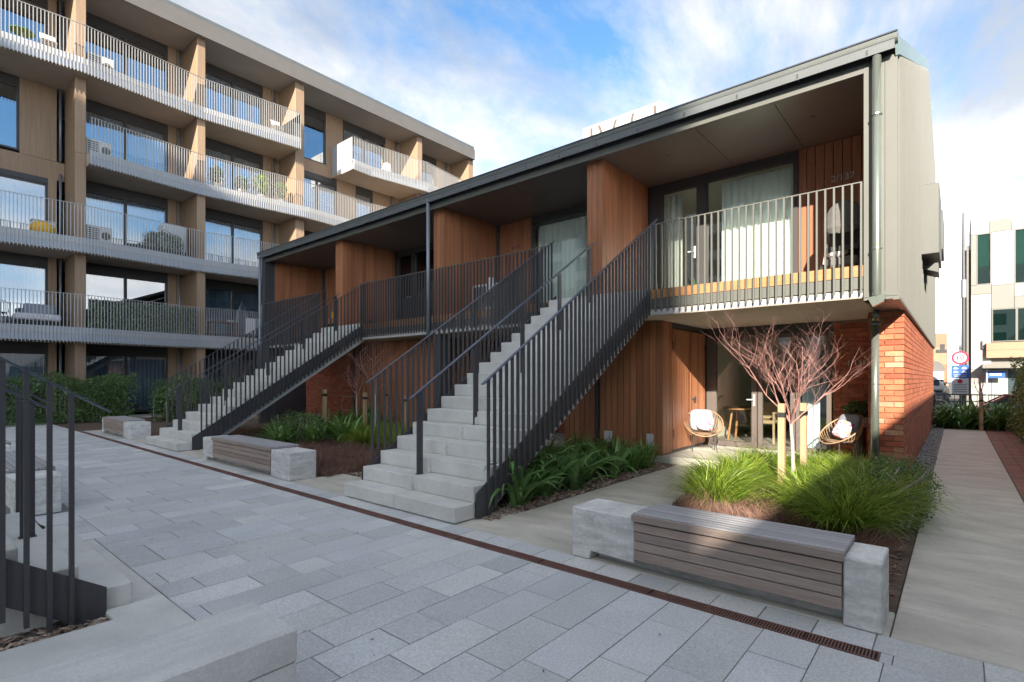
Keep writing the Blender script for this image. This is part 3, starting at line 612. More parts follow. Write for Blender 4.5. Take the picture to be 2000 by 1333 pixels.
# ---- bricks
BL, BH = 0.24, 0.0862
brick_m = MB().box(-BL/2+0.005, BL/2-0.005, 0, 0.02, 0.005, BH-0.005).mesh('brick', 'brick', bev=0.002)
brick_hm = MB().box(-0.055, 0.055, 0, 0.02, 0.005, BH-0.005).mesh('brick', 'brick', bev=0.002)
brick_g = MB().box(-BL/2+0.005, BL/2-0.005, 0, 0.02, 0.005, BH-0.005).mesh('brick', 'brick_grey', bev=0.002)
brick_gh = MB().box(-0.055, 0.055, 0, 0.02, 0.005, BH-0.005).mesh('brick', 'brick_grey', bev=0.002)
bside = MB().box(-0.02, 0, -BL/2+0.005, BL/2-0.005, 0.005, BH-0.005).mesh('brick', 'brick', bev=0.002)
bw = part('brick_end_wall', MB().box(-1.05, -0.631, 9.872, 22.85, 0, 2.60), 'mortar', tb, label='red brick ground floor of the end wall')
YP = 9.85; cnt = 0
for c in range(30):
    z = c*BH; off = 0 if c % 2 == 0 else 1
    # front of pier: width 0.455
    edges = [(-1.063, -0.849, 'h2'), (-0.849, -0.611, 'f')] if off == 0 else [(-1.063, -0.97, 'q'), (-0.97, -0.73, 'f'), (-0.73, -0.611, 'h')]
    for a, b_, t_ in edges:
        w = b_-a; o = link('brick', brick_g if (random.random() < 0.16 and a < -0.7) else brick_m, bw, ((a+b_)/2-org(tb).x, YP-org(tb).y, z)); o.scale = ((w-0.0)/BL, 1, 1); cnt += 1
    y = YP + (0.0 if off == 0 else 0.12)
    if off: o = link('brick', bside, bw, (-0.609-org(tb).x, YP+0.06-org(tb).y, z)); o.scale = (1, 0.49, 1); cnt += 1
    k = 0
    while k < 6 and cnt < 300:
        link('brick', bside, bw, (-0.609-org(tb).x, y+BL/2-org(tb).y, z)); y += BL; k += 1; cnt += 1
mb = MB()
for c in range(30):
    z = c*BH; off = 0 if c % 2 == 0 else 0.12; y = YP + off + 6*BL
    while y < 22.7: mb.box(-0.633, -0.609, y+0.005, y+BL-0.005, z+0.005, z+BH-0.005); y += BL
part('brick', mb, 'brick_far', bw, kind='stuff')
def brickwall(x0, x1, y, zt, nm='brick_wall'):
    w_ = part(nm, MB().box(x0, x1, y+0.022, y+0.14, 0.0, zt), 'mortar', tb); mb = MB(); c = 0
    while (c+1)*BH < zt:
        xx = x0 + (0.0 if c % 2 == 0 else -0.12)
        while xx < x1:
            a, b_ = max(xx, x0)+0.005, min(xx+BL, x1)-0.005
            if b_-a > 0.02: mb.box(a, b_, y, y+0.024, c*BH+0.005, (c+1)*BH-0.005)
            xx += BL
        c += 1
    part('brick', mb, 'brick_far', w_, kind='stuff')
brickwall(-1.77, -1.03, YL, LZ-0.02)
mb = MB()                                                   # inner return of the pier
for c in range(30): 
    y = 9.88
    while y < YL: mb.box(-1.063-0.001, -1.045, y+0.005, min(y+BL, YL)-0.005, c*BH+0.005, (c+1)*BH-0.005); y += BL
part('brick', mb, 'brick_far', bw, kind='stuff')
brickwall(-18.4, -15.3, 9.85, LZ-0.02); brickwall(-8.1, -6.4, YL, LZ-0.02)
hn = link('house_number', text_mesh('1/135', 0.135, 0.006, 'white'), tb, (-1.40-org(tb).x, YL-0.02-org(tb).y, 1.85), (R(90), 0, 0)); hn['label'] = 'flat number 1/135 on the shaded brick wall behind the chair'
# back of the building
TB('rear_wall', MB().box(XL, XR-0.3, 22.7, 22.9, 0, 8.6), 'clad')
# downpipes
dp = part('downpipe', MB().tube([(-0.80, YF-0.09, 5.90), (-0.80, YF-0.09, 2.66), (-0.815, YF-0.06, 2.58)], 0.052, 14, cap=True), 'pipe', tb, smooth=True)
part('spreader', MB().prism([(-0.90, YF-0.13, 2.62), (-0.70, YF-0.13, 2.66), (-0.72, YF-0.13, 2.56), (-0.84, YF-0.13, 2.50)], (0, 0.10, 0)), 'pipe', dp)
part('downpipe', MB().tube([(-0.955, 9.70, 0.0), (-0.955, 9.70, 2.42)], 0.055, 14).tube([(-0.955, 9.70, 2.42), (-0.93, 9.62, 2.58)], 0.048, 12), 'pipe', tb, smooth=True)
for (cx_, cy_, cz_, cr_) in ((-0.955, 9.70, 2.38, 0.075), (-0.955, 9.70, 1.47, 0.062), (-0.80, YF-0.09, 5.00, 0.062), (-0.80, YF-0.09, 3.25, 0.062)): TB('pipe_clip', MB().tube([(cx_, cy_, cz_), (cx_, cy_, cz_+0.016)], cr_, 14), 'pipe')
TB('downpipe', MB().tube([(-9.69, YF-0.11, 5.88), (-9.69, YF-0.11, 2.60)], 0.045, 12), 'pipe_dark', smooth=True)
TB('downpipe', MB().tube([(-18.66, YF-0.11, 5.88), (-18.66, YF-0.11, 0.0)], 0.05, 12), 'pipe_dark', smooth=True)
TB('support_column', MB().box(-9.80, -9.55, 8.55, 8.80, 0, 2.65), 'dark')
TB('wall_socket', MB().box(-4.95-0.42, -4.80-0.42+0.02, 9.16, 9.20, 0.30, 0.52), 'white'); TB('wall_socket', MB().box(-4.46, -4.33, 9.16, 9.20, 0.30, 0.52), 'white')
for x_ in (-5.29, -4.395): TB('conduit', MB().tube([(x_-0.03, 9.18, 0.0), (x_-0.03, 9.18, 0.3)], 0.014, 8).tube([(x_+0.03, 9.18, 0.0), (x_+0.03, 9.18, 0.3)], 0.014, 8), 'white')

# ---- rooftop screen
rs = thing('rooftop_screen', 'white boxed plant screen with brown curved ribbons rising behind the terrace roof', 'plant screen', (-8.2, 15, 8.9))
part('panel', MB().box(-9.6, -6.85, 15.0, 15.08, 8.55, 9.98), 'white', rs); part('panel', MB().box(-6.93, -6.85, 15.08, 16.6, 8.55, 9.98), 'white', rs); part('panel', MB().box(-9.6, -9.52, 15.08, 16.6, 8.55, 9.98), 'white', rs); part('panel', MB().box(-9.6, -6.85, 16.6, 16.68, 9.2, 9.98), 'white', rs)
for px, cv in ((-9.27, 0.0), (-8.98, 0.10), (-8.35, -0.10), (-7.75, 0.08), (-7.03, 0.03)):
    mb = MB(); pts = []
    for i in range(7):
        q = i/6; xx = px + cv*math.sin(q*math.pi)*(-1 if px == -7.75 else 1)*1.0 + (cv*q if abs(px+8.6) < 0.5 else 0); pts.append((xx, 9.9-q*1.1))
    for (a, za), (b_, zb) in zip(pts[:-1], pts[1:]): mb.prism([(a-0.045, 14.985, za), (a+0.045, 14.985, za), (b_+0.045, 14.985, zb), (b_-0.045, 14.985, zb)], (0, 0.012, 0))
    part('ribbon', mb, 'brownrib', rs)

# ================================================================== APARTMENT BUILDING (left)
ab = thing('apartment_building', 'five-storey apartment block with tan timber fins, deep balconies and pale barred railings', 'building', (-26.8, 12, 0))
def AB(name, mb, m, **k): return part(name, mb, m, ab, **k)
XW = -26.8; Y0 = -12.0; Y1 = 25.2
ZB = [2.90, 6.19, 9.50, 12.80]; SOF = [z+0.06 for z in ZB]
cols = [(-8.6, -8.25), (-4.3, -3.95), (0.0, 0.35), (4.32, 4.65), (8.43, 8.76), (12.84, 13.30), (20.53, 20.92), (24.90, 25.2)]
lev = [0.0] + [z+0.52 for z in ZB]; top = SOF + [16.36]
SOFX = None
for (a, b_) in cols:
    for f in range(5):
        if b_ < 3 and a < -5 and f < 0: continue
        z0 = lev[f]; z1 = lev[3] if (f == 2 and a == 4.32) else lev[4] if (f == 3 and a == 12.84) else top[f]
        AB('fin_wall', MB().box(XW, -25.0, a, b_, z0+0.002, z1-0.002), 'ply', bev=0.01)
peak = [(-13, -24.85), (-8.4, -24.4), (-4.1, -24.85), (0.17, -24.85), (4.45, -24.40), (8.6, -24.85), (13.1, -24.40), (17.0, -24.70), (20.7, -24.2), (25.2, -24.8)]
def edge_x(y, pts=peak):
    for (ya, xa), (yb, xb) in zip(pts[:-1], pts[1:]):
        if ya <= y <= yb: return xa+(xb-xa)*(y-ya)/(yb-ya)
    return pts[-1][1]
spans = {0: [(-12.0, 25.2)], 1: [(-12.0, 25.2)], 2: [(4.66, 20.5)], 3: [(-12.0, 12.85), (15.87, 25.2)]}
for f in range(4):
    zb = ZB[f]
    # structural floor
    mbf = MB().box(XW-6, XW-0.03, Y0, Y1-0.002, SOF[f], zb+0.50)
    for a, b_ in ({2: [(4.655, Y1-0.002)], 3: [(Y0, 12.84), (15.87, Y1-0.002)]}.get(f, [(Y0, Y1-0.002)])): mbf.box(XW-0.03, -25.02, a, b_, SOF[f], zb+0.50)
    AB('floor_slab', mbf, 'slab')
    for (a, b_) in spans[f]:
        ys = [a] + [p[0] for p in peak if a < p[0] < b_] + [b_]
        pts = [(edge_x(y), y) for y in ys]
        mbs = MB(); mbu = MB(); mbe = MB(); mbr = MB(); mbb = MB()
        for (xa, ya), (xb, yb) in zip(pts[:-1], pts[1:]):
            mbs.prism([(-25.015, ya, SOF[f]-0.004), (xa-0.04, ya, SOF[f]-0.004), (xb-0.04, yb, SOF[f]-0.004), (-25.015, yb, SOF[f]-0.004)], (0, 0, 0.44))
            mbe.prism([(xa-0.04, ya, zb+0.03), (xa-0.01, ya, zb+0.03), (xb-0.01, yb, zb+0.03), (xb-0.04, yb, zb+0.03)], (0, 0, 0.27))
            mbu.prism([(xa-0.10, ya, zb+0.33), (xa-0.03, ya, zb+0.33), (xb-0.03, yb, zb+0.33), (xb-0.10, yb, zb+0.33)], (0, 0, 0.22))
            mbr.prism([(xa-0.0, ya, zb+1.735), (xa+0.045, ya, zb+1.735), (xb+0.045, yb, zb+1.735), (xb-0.0, yb, zb+1.735)], (0, 0, 0.014))
            L = math.hypot(xb-xa, yb-ya); n = int(L/0.098)
            for i in range(n):
                q = (i+0.5)/n; xx = xa+(xb-xa)*q+0.02; yy = ya+(yb-ya)*q
                mbb.box(xx-0.011, xx+0.011, yy-0.011, yy+0.011, zb-0.035, zb+1.735)
        AB('balcony_edge_slab', mbs, 'slab'); AB('slab_edge_band', mbe, 'slabedge'); AB('slab_upstand', mbu, 'upstand')
        r = AB('balcony_railing', mbr, 'railwhite'); part('baluster', mbb, 'railwhite', r, kind='stuff')
# balcony end at floor 4
AB('glass_screen', MB().box(-26.7, -25.75, 15.85, 15.87, 12.95, 14.55), 'slabedge'); AB('end_panel', MB().box(-25.75, -24.70, 15.84, 15.875, 12.80, 14.55), 'railwhite')
AB('glass_screen', MB().box(-26.7, -24.45, 12.80, 12.82, 12.95, 14.50), 'glass_ab')
# roof
AB('roof_soffit', MB().box(-33, -24.72, Y0, Y1, 16.36, 16.42), 'soffit_roof'); AB('roof_fascia', MB().box(-24.74, -24.70, Y0, Y1+0.02, 16.30, 16.97), 'fascia_ab')
AB('fascia_end', MB().box(-33, -24.74, Y1, Y1+0.03, 16.30, 16.97), 'fascia_ab')
for i in range(13):
    a = Y0+i*2.9; AB('roof_capping', MB().box(-33, -24.76, a+0.004, min(a+2.896, Y1), 16.975, 17.17), 'oldroof')
AB('roof_deck', MB().box(-33, -24.75, Y0, Y1, 16.43, 16.96), 'oldroof')
AB('end_wall', MB().box(XW-6, -25.0, Y1+0.002, Y1+0.15, 0, 16.35), 'ply')
# recess walls: windows, panels, pipes for every bay and floor
zw0 = [0.14, 3.42, 6.72, 10.03, 13.33]; zw1 = [2.58, 5.88, 9.20, 12.50, 16.0]
def abwin(y0, y1, f, mull=None, z0=None, z1=None, blind=0.0, btone='blind'):
    z0 = zw0[f] if z0 is None else z0; z1 = zw1[f] if z1 is None else z1
    mb = frame(MB(), 'x', XW+0.02, y0, y1, z0, z1, 0.07, 0.10)
    if mull: mb.box(XW-0.08, XW+0.02, mull-0.05, mull+0.05, z0+0.07, z1-0.07)
    w = AB('window', mb, 'winframe')
    ed = [y0] + ([mull] if mull else []) + [y1]
    for a, b_ in zip(ed[:-1], ed[1:]): part('pane', MB().box(XW-0.045, XW-0.035, a+0.05, b_-0.05, z0+0.07, z1-0.07), 'glass_ab', w)
    if z1 < top[f]-0.03: AB('window_header', MB().box(XW-0.03, XW+0.05, y0, y1, z1+0.002, top[f]-0.003), 'winframe')
    if blind > 0:
        mbc = MB(); n = int((y1-y0)/0.03); zz0 = z1-0.08-(z1-z0-0.16)*blind
        for i in range(n+1):
            yy = y0+0.08+(y1-y0-0.16)*i/n; xx = XW-0.16+0.025*math.sin(yy*42); mbc.v += [(xx, yy, zz0), (xx, yy, z1-0.08)]
        for i in range(n): mbc.f.append((2*i, 2*i+2, 2*i+3, 2*i+1))
        AB('curtain', mbc, btone)
    return w
def abpanel(y0, y1, f, z0=None, z1=None):
    AB('wall_panel', MB().box(XW-0.02, XW+0.06, y0+0.003, y1-0.003, (lev[f] if z0 is None else z0)+0.003, (top[f]-0.004) if z1 is None else z1), 'ply')
def abpipe(y, f): AB('rain_pipe', MB().tube([(XW+0.12, y, lev[f]+0.01), (XW+0.12, y, top[f]-0.01)], 0.045, 10), 'pipe_dark', smooth=True)
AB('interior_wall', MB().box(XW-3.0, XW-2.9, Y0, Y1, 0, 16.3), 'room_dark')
for f in range(5):
    for (a, b_) in ((-8.2, -4.3), (-3.95, 0.0)):
        abwin(a+0.05, b_-1.0, f, (a+b_)/2-0.5, blind=0.9); abpanel(b_-1.0, b_, f)
# bay 0
for f in range(5):
    if f == 3:
        abwin(0.35, 3.0, f, 1.6, 10.12, 12.55); abpanel(3.0, 4.07, f); AB('wall_panel', MB().box(XW-0.02, XW+0.055, 0.35, 4.3, 9.30, 10.015), 'ply')
    elif f == 2: abwin(0.35, 3.81, f, 2.0, 6.72, 9.1, blind=1.0); abpanel(3.81, 4.07, f)
    else: abwin(0.35, 3.81, f, 2.0, blind=(0.9 if f == 1 else 0.55 if f == 0 else 0)); abpanel(3.81, 4.07, f)
    abpipe(4.17, f)
for f in range(5):
    abwin(4.68, 7.83, f, 6.30, blind=(1.0 if f == 0 else 0.0 if f in (1,) else 0.55 if f == 3 else 0.7 if f == 2 else 0.0)); abpanel(7.84, 8.18, f); abpipe(8.29, f); abpanel(8.20, 8.43, f)
    abwin(8.80, 12.02, f, 10.6, blind=(0.9 if f < 3 else 0.6)); abpanel(12.03, 12.44, f); abpipe(12.58, f); abpanel(12.46, 12.84, f)
for f in (0, 1, 2):
    abwin(13.35, 16.2, f, 14.8, blind=0.7); abpanel(16.2, 17.4, f); abwin(17.4, 20.0, f, 18.7); abpanel(20.0, 20.53, f)
abwin(13.35, 16.17, 3, 15.0, blind=0.5); abpanel(16.17, 17.38, 3); abwin(17.4, 18.55, 3, None, blind=0.9); abpanel(18.57, 19.75, 3); abpipe(19.9, 3); abpanel(19.77, 20.53, 3)
abwin(13.35, 15.48, 4, None, 13.45, 15.95); AB('wall_panel', MB().box(XW-0.02, XW+0.055, 13.32, 15.86, 12.80, 13.44), 'ply'); abpanel(15.49, 16.55, 4); abwin(16.57, 19.45, 4, 18.0, blind=0.4); abpanel(19.47, 20.1, 4); abpipe(20.25, 4); abpanel(20.12, 20.53, 4)
for f in range(5): abwin(20.95, 23.6, f, 22.2, blind=0.5); abpanel(23.62, 24.3, f); abpipe(24.45, f); abpanel(24.32, 24.9, f)

# ================================================================== BUILDINGS THAT SHADE THE COURT
sb = thing('apartment_block', 'tall pale block behind the viewer that keeps the courtyard in shade', 'building', (-40, -50, 0))
part('wall', MB().box(-110, 21.2, -60, -45, -0.06, 34.9), 'backwall', sb)
for f in range(10):
    for i in range(26):
        x0 = -106+i*4.8; w = part('window', MB().box(x0, x0+2.2, -45.0, -44.97, 1.2+f*3.3, 3.2+f*3.3), 'winframe', sb); part('pane', MB().box(x0+0.08, x0+2.12, -44.968, -44.96, 1.28+f*3.3, 3.12+f*3.3), 'carglass', w)
rb = thing('neighbour_house', 'low pale building past the right edge whose parapet shades the path', 'building', (7, 8, 0))
part('wall', MB().box(5.0, 12.0, -11.0, 26, -0.06, 6.66), 'backwall', rb)
for i in range(7): w = part('window', MB().box(4.97, 5.0, -9+i*5, -7+i*5, 1, 2.6), 'winframe', rb); part('pane', MB().box(4.955, 4.968, -8.92+i*5, -7.08+i*5, 1.08, 2.52), 'carglass', w)

# ================================================================== BENCHES
def make_bench(label, x0, x1, wl, wr, y0, d, group='concrete and timber benches around the court', flip=False):
    """x0..x1 overall; left block width wl, right block width wr; front at y0, depth d towards +y"""
    t = thing('courtyard_bench', label, 'bench', ((x0+x1)/2, y0+d/2, 0), group)
    h = 0.43
    a = x0+wl; b_ = x1-wr
    mb = MB().prism([(x0, y0, 0), (x0+min(0.17, wl*0.4), y0, 0), (x0+min(0.19, wl*0.45), y0, 0.075), (a, y0, 0.06), (a, y0, h), (x0, y0, h)], (0, d, 0)); part('concrete_block', mb, 'concrete_board', t, bev=0.008)
    mb = MB().box(b_+0.004, x1, y0, y0+d, 0, h); part('concrete_block', mb, 'concrete_board', t, bev=0.008)
    part('plinth', MB().box(x0+0.2, b_+0.002, y0+0.12, y0+d-0.05, 0, 0.40), 'concrete_board', t)
    zs = [(0.095, 0.178), (0.186, 0.262), (0.270, 0.346), (0.354, 0.405)]
    zs = [(0.095, 0.172), (0.179, 0.246), (0.253, 0.320), (0.327, 0.394)]
    for z0, z1 in zs: part('front_plank', MB().box(a+0.003, b_-0.003, y0-0.012, y0+0.016, z0, z1), 'weathered', t, bev=0.003)
    part('front_plank', MB().box(a-0.012, b_+0.012, y0-0.032, y0-0.004, 0.408, 0.462), 'weathered', t, bev=0.003)
    n = 7; w = (d+0.03)/n
    for i in range(n): part('seat_plank', MB().box(a-0.012, b_+0.012, y0-0.002+i*w, y0-0.008+(i+1)*w, 0.436, 0.470), 'weathered_top', t, bev=0.003)
    return t
b1 = make_bench('weathered timber bench with concrete ends in front of the grassy bed, nearest to the camera', -2.585, -0.345, 0.60, 0.205, 3.86, 0.42)
b2 = make_bench('timber and concrete bench between the two staircases, with a wide right end block', -11.15, -7.70, 0.51, 0.61, 3.86, 0.44)
b3 = make_bench('farthest timber and concrete bench near the green bush and far staircase', -18.9, -16.1, 0.20, 0.60, 3.88, 0.46)
b4 = make_bench('concrete-ended timber bench seen behind the left foreground railing, nearer one', -1.7, 1.7, 0.6, 0.5, -0.21, 0.42)
b4.location = (-9.68, 1.05, 0); b4.rotation_euler = (0, 0, math.pi)
b5 = make_bench('timber bench cut by the left photo edge, behind the nearer railed bench', -1.7, 1.7, 0.3, 0.5, -0.21, 0.42)
b5.location = (-13.85, 1.05, 0); b5.rotation_euler = (0, 0, math.pi)
# foreground concrete seat block, board marked, in lifts
fb = thing('concrete_seat', 'long pale board-marked concrete seat block in the bottom left foreground', 'concrete seat', (-2.49, 0, 0))
part('lower_lift', MB().box(-2.70, -2.265, -3.0, 1.17, 0, 0.275), 'concrete_long', fb, bev=0.006)
for a, b_ in ((-3.0, -0.35), (-0.346, 1.172)): part('upper_lift', MB().box(-2.703, -2.262, a, b_, 0.279, 0.43), 'concrete_long', fb, bev=0.008)

# ================================================================== PLANTS
def strips(n, length, width, base_r, spread, droop, segs=5, seed=0, up=0.9, fold=0.25, lvar=0.35, lean=None):
    """n arching strap leaves around the origin -> V, F (quads)"""
    r = np.random.default_rng(seed); V = []; F = []
    an = r.uniform(0, 2*np.pi, n); br = base_r*np.sqrt(r.uniform(0, 1, n)); ban = r.uniform(0, 2*np.pi, n)
    L = length*(1-lvar+2*lvar*r.uniform(0, 1, n)); el = r.uniform(spread[0], spread[1], n); W = width*r.uniform(0.7, 1.2, n)
    px = br*np.cos(ban); py = br*np.sin(ban); pz = np.zeros(n)
    ca, sa = np.cos(an), np.sin(an)
    rows = []
    for i in range(segs+1):
        t = i/segs; w = W*np.sin(math.pi*min(1, 0.12+t*0.88)**0.8)*0.5 if True else W
        w = W*0.5*(1-t**2.2)*(0.55+0.45*min(1, t*3)); 
        if i == segs: w = W*0.02
        rows.append((np.stack([px - sa*w, py + ca*w, pz+fold*w], 1), np.stack([px, py, pz], 1), np.stack([px + sa*w, py - ca*w, pz+fold*w], 1)))
        a = el - droop*t*t*(1.0+0.3*np.sin(an*3)); st = L/segs
        px = px + ca*np.cos(a)*st; py = py + sa*np.cos(a)*st; pz = pz + np.sin(a)*st
        pz = np.maximum(pz, 0.01)
    rows = np.array(rows)                                   # seg, 3, n, 3
    V = rows.transpose(2, 0, 1, 3).reshape(-1, 3); base = np.arange(n)[:, None]*(segs+1)*3; F = []
    for i in range(segs):
        b0 = base + i*3
        F.append(np.concatenate([b0, b0+1, b0+4, b0+3], 1)); F.append(np.concatenate([b0+1, b0+2, b0+5, b0+4], 1))
    return V, np.concatenate(F)
def strips_thin(n, length, width, base_r, spread, droop, segs=4, seed=0, lvar=0.3):
    r = np.random.default_rng(seed)
    an = r.uniform(0, 2*np.pi, n); br = base_r*np.sqrt(r.uniform(0, 1, n)); ban = an + r.normal(0, 0.8, n)
    L = length*(1-lvar+2*lvar*r.uniform(0, 1, n)); el = r.uniform(spread[0], spread[1], n) ; W = width*r.uniform(0.6, 1.3, n)
    px = br*np.cos(ban); py = br*np.sin(ban); pz = np.zeros(n); ca, sa = np.cos(an), np.sin(an); tw = r.uniform(0, 6.28, n); rows = []
    for i in range(segs+1):
        t = i/segs; w = W*0.5*(1-t**1.8) + W*0.03
        rows.append((np.stack([px - np.sin(tw)*w, py + np.cos(tw)*w, pz], 1), np.stack([px + np.sin(tw)*w, py - np.cos(tw)*w, pz], 1)))
        a = el - droop*(t**1.6)*r.uniform(0.8, 1.2, n); st = L/segs
        px = px + ca*np.cos(a)*st; py = py + sa*np.cos(a)*st; pz = np.maximum(pz + np.sin(a)*st, 0.01)
    rows = np.array(rows); V = rows.transpose(2, 0, 1, 3).reshape(-1, 3); base = np.arange(n)[:, None]*(segs+1)*2; F = []
    for i in range(segs): b0 = base+i*2; F.append(np.concatenate([b0, b0+1, b0+3, b0+2], 1))
    return V, np.concatenate(F)
def leafcloud(n, fn, size, seed, asp=0.5, upb=0.3):
    """fn(k, rng)->points ; leaves are folded quads"""
    r = np.random.default_rng(seed); c = fn(n, r); n = len(c)
    d = r.normal(0, 1, (n, 3)); d[:, 2] += upb; d /= np.linalg.norm(d, axis=1)[:, None]
    e = np.cross(d, r.normal(0, 1, (n, 3))); e /= np.linalg.norm(e, axis=1)[:, None]
    g = np.cross(d, e); L = size*r.uniform(0.6, 1.3, n)[:, None]
    V = np.stack([c-d*L*0.5, c+e*L*asp*0.5+g*L*0.06, c+d*L*0.5, c-e*L*asp*0.5+g*L*0.06], 1).reshape(-1, 3)
    return V, np.arange(n*4).reshape(-1, 4)
# grass tussocks
gm = [arrmesh('tussock_grass', *strips_thin(1100, 0.66, 0.0115, 0.17, (0.7, 1.5), 1.75, 6, 10+i), 'grass') for i in range(3)]
tus = TUS = [(-2.25, 6.45, 0.95), (-2.33, 6.95, 1.05), (-2.3, 7.8, 1.0), (-1.25, 6.75, 1.0), (-1.0, 7.5, 1.05), (-0.78, 6.7, 1.1), (-0.85, 6.15, 1.0), (-1.35, 8.1, 0.95), (-2.0, 8.5, 0.95), (-0.72, 8.3, 0.95), (-2.35, 8.9, 0.9), (-1.1, 8.9, 0.9), (-1.7, 7.65, 0.8), (-1.45, 8.6, 0.9), (-0.6, 7.2, 0.9), (-1.7, 9.2, 0.85)]
lit = [1, 0]
for i, (x_, y_, s_) in enumerate(tus):
    o = link('grass_tussock', gm[i % 3], None, (x_, y_, 0.0), (0, 0, i*1.7), (s_, s_, s_*0.95)); tag(o, 'arching bright green grass tussock crowded round the staked bare sapling', 'ornamental grass', 'green grass tussocks in the bed behind the nearest bench')
tus2 = [(-10.2, 6.9), (-9.4, 7.2), (-8.7, 7.0), (-10.9, 7.4), (-11.6, 7.3), (-9.9, 7.9), (-8.9, 8.0), (-7.9, 7.5), (-12.2, 7.9), (-7.2, 7.2), (-11.1, 8.4), (-8.2, 8.5), (-7.3, 8.2), (-6.7, 7.7)]
for i, (x_, y_) in enumerate(tus2):
    o = link('grass_tussock', gm[i % 3], None, (x_, y_, 0.0), (0, 0, i*1.3), (1.0, 1.0, 0.9)); tag(o, 'shaded green grass tussock in the planted bed between the two staircases', 'ornamental grass', 'grass tussocks in the bed between the staircases')
# lily-like strap plants: leaves as parts near, whole mesh far
leafm = []
for i in range(5):
    V, F = strips(1, 0.64+0.06*i, 0.082, 0.0, (0.8+0.1*i, 0.85+0.1*i), 1.5+0.15*i, 7, 40+i, lvar=0.0, fold=0.5)
    # rotate so that it points along +x
    a = math.atan2(V[-2][1], V[-2][0]); c_, s_ = math.cos(-a), math.sin(-a); V = np.stack([V[:, 0]*c_-V[:, 1]*s_, V[:, 0]*s_+V[:, 1]*c_, V[:, 2]], 1)
    leafm.append(arrmesh('strap_leaf', V, F, 'lily', smooth=True))
lil = [(-4.12, 4.95, 1.0), (-4.2, 5.55, 1.05), (-4.1, 6.15, 1.05), (-4.45, 5.3, 0.9), (-4.3, 6.75, 0.95), (-4.55, 6.2, 0.95), (-4.15, 7.3, 0.8)]
for i, (x_, y_, s_) in enumerate(lil):
    t = thing('strap_leaf_lily', 'glossy dark green strap-leaf clump beside the nearest staircase', 'plant', (x_, y_, 0), 'strap-leaf lilies beside the nearest staircase')
    for k in range(40):
        o = link('leaf', leafm[rng.integers(0, 5)], t, (float(rng.normal(0, 0.05)), float(rng.normal(0, 0.05)), 0), (float(rng.uniform(-0.2, 0.2)), float(rng.uniform(-0.35, 0.3)), float(rng.uniform(0, 6.28)))); q = s_*float(rng.uniform(0.8, 1.3)); o.scale = (q, q, q)
dl = [arrmesh('strap_clump', *strips(130, 0.55, 0.030, 0.12, (0.6, 1.45), 1.5, 5, 60+i), 'lily2') for i in range(2)]
bl = [arrmesh('broad_clump', *strips(90, 0.62, 0.055, 0.14, (0.6, 1.45), 1.6, 5, 66+i), 'lily2') for i in range(2)]
for i, (x_, y_, s_) in enumerate([(-4.2, 7.9, 1.0), (-4.5, 7.6, 1.0), (-4.15, 8.45, 0.95), (-4.6, 8.3, 1.0), (-5.0, 8.6, 1.0), (-5.2, 8.1, 1.0), (-5.6, 8.6, 1.0), (-4.4, 8.9, 0.85), (-5.5, 7.6, 0.9), (-4.75, 7.0, 0.9)]):
    tag(link('strap_leaf_clump', dl[i % 2], None, (x_, y_, 0), (0, 0, i*1.1), (s_, s_, s_)), 'fine strap-leaf clump along the timber store wall beyond the nearest lilies', 'plant', 'fine strap-leaf clumps by the timber store')
for i, (x_, y_, s_) in enumerate([(-12.2, 5.9, 1.0), (-11.6, 5.6, 1.0), (-11.9, 6.5, 1.2), (-12.6, 6.6, 1.1), (-11.2, 6.2, 1.1), (-12.9, 7.4, 1.2), (-11.0, 6.9, 1.3), (-12.4, 7.5, 1.2), (-13.4, 8.4, 1.3), (-12.9, 8.8, 1.5), (-11.9, 8.2, 1.4)]):
    tag(link('broad_leaf_clump', bl[i % 2], None, (x_, y_, 0), (0, 0, i*1.9), (s_, s_, s_)), 'dark broad-leaf clump in shade under the farther staircase', 'plant', 'broad-leaf plants under the farther staircase')
for i, (x_, y_, s_) in enumerate([(-0.35, 21.7, 1.3), (0.1, 21.6, 1.3), (-0.1, 22.2, 1.6), (0.45, 21.9, 1.3), (0.85, 21.6, 1.3), (1.2, 21.9, 1.4), (0.35, 22.3, 1.6), (1.0, 22.3, 1.6)]):
    tag(link('broad_leaf_clump', bl[i % 2], None, (x_, y_, 0), (0, 0, i*1.9), (s_, s_, s_)), 'sunlit broad-leaf clump at the far end of the concrete path by the street fence', 'plant', 'broad-leaf plants at the path end')
# russet groundcover
def groundcover(regions, n, h, seed):
    V = []; F = []; b = 0; r = np.random.default_rng(seed)
    for (x0, x1, y0, y1, wgt) in regions:
        k = int(n*wgt); v, f = strips_thin(k, h, 0.007, 0.0, (0.3, 1.5), 0.7, 3, seed, 0.5)
        ox = r.uniform(x0, x1, k); oy = r.uniform(y0, y1, k); ox += 0.05*np.sin(oy*9); v = v.reshape(k, -1, 3); hh = 0.75+0.5*np.sin(ox*5.1+1)*np.sin(oy*4.3)
        v = v*np.stack([np.ones(k), np.ones(k), np.clip(hh, 0.35, 1.3)], 1)[:, None, :]
        v[:, :, 0] += ox[:, None]; v[:, :, 1] += oy[:, None]; v = v.reshape(-1, 3)
        V.append(v); F.append(f+b); b += len(v)
    return np.concatenate(V), np.concatenate(F)
tag(link('russet_groundcover', arrmesh('russet_groundcover', *groundcover([(-2.58, -0.50, 4.36, 6.3, 0.34), (-2.3, -1.4, 6.2, 7.2, 0.06), (-11.3, -7.6, 4.4, 6.7, 0.42), (-7.6, -6.5, 5.3, 6.6, 0.07), (-8.4, -6.6, 6.3, 7.4, 0.06), (-16.4, -15.0, 4.4, 7.0, 0.15)], 62000, 0.20, 5), 'brownplant')), kind='stuff')
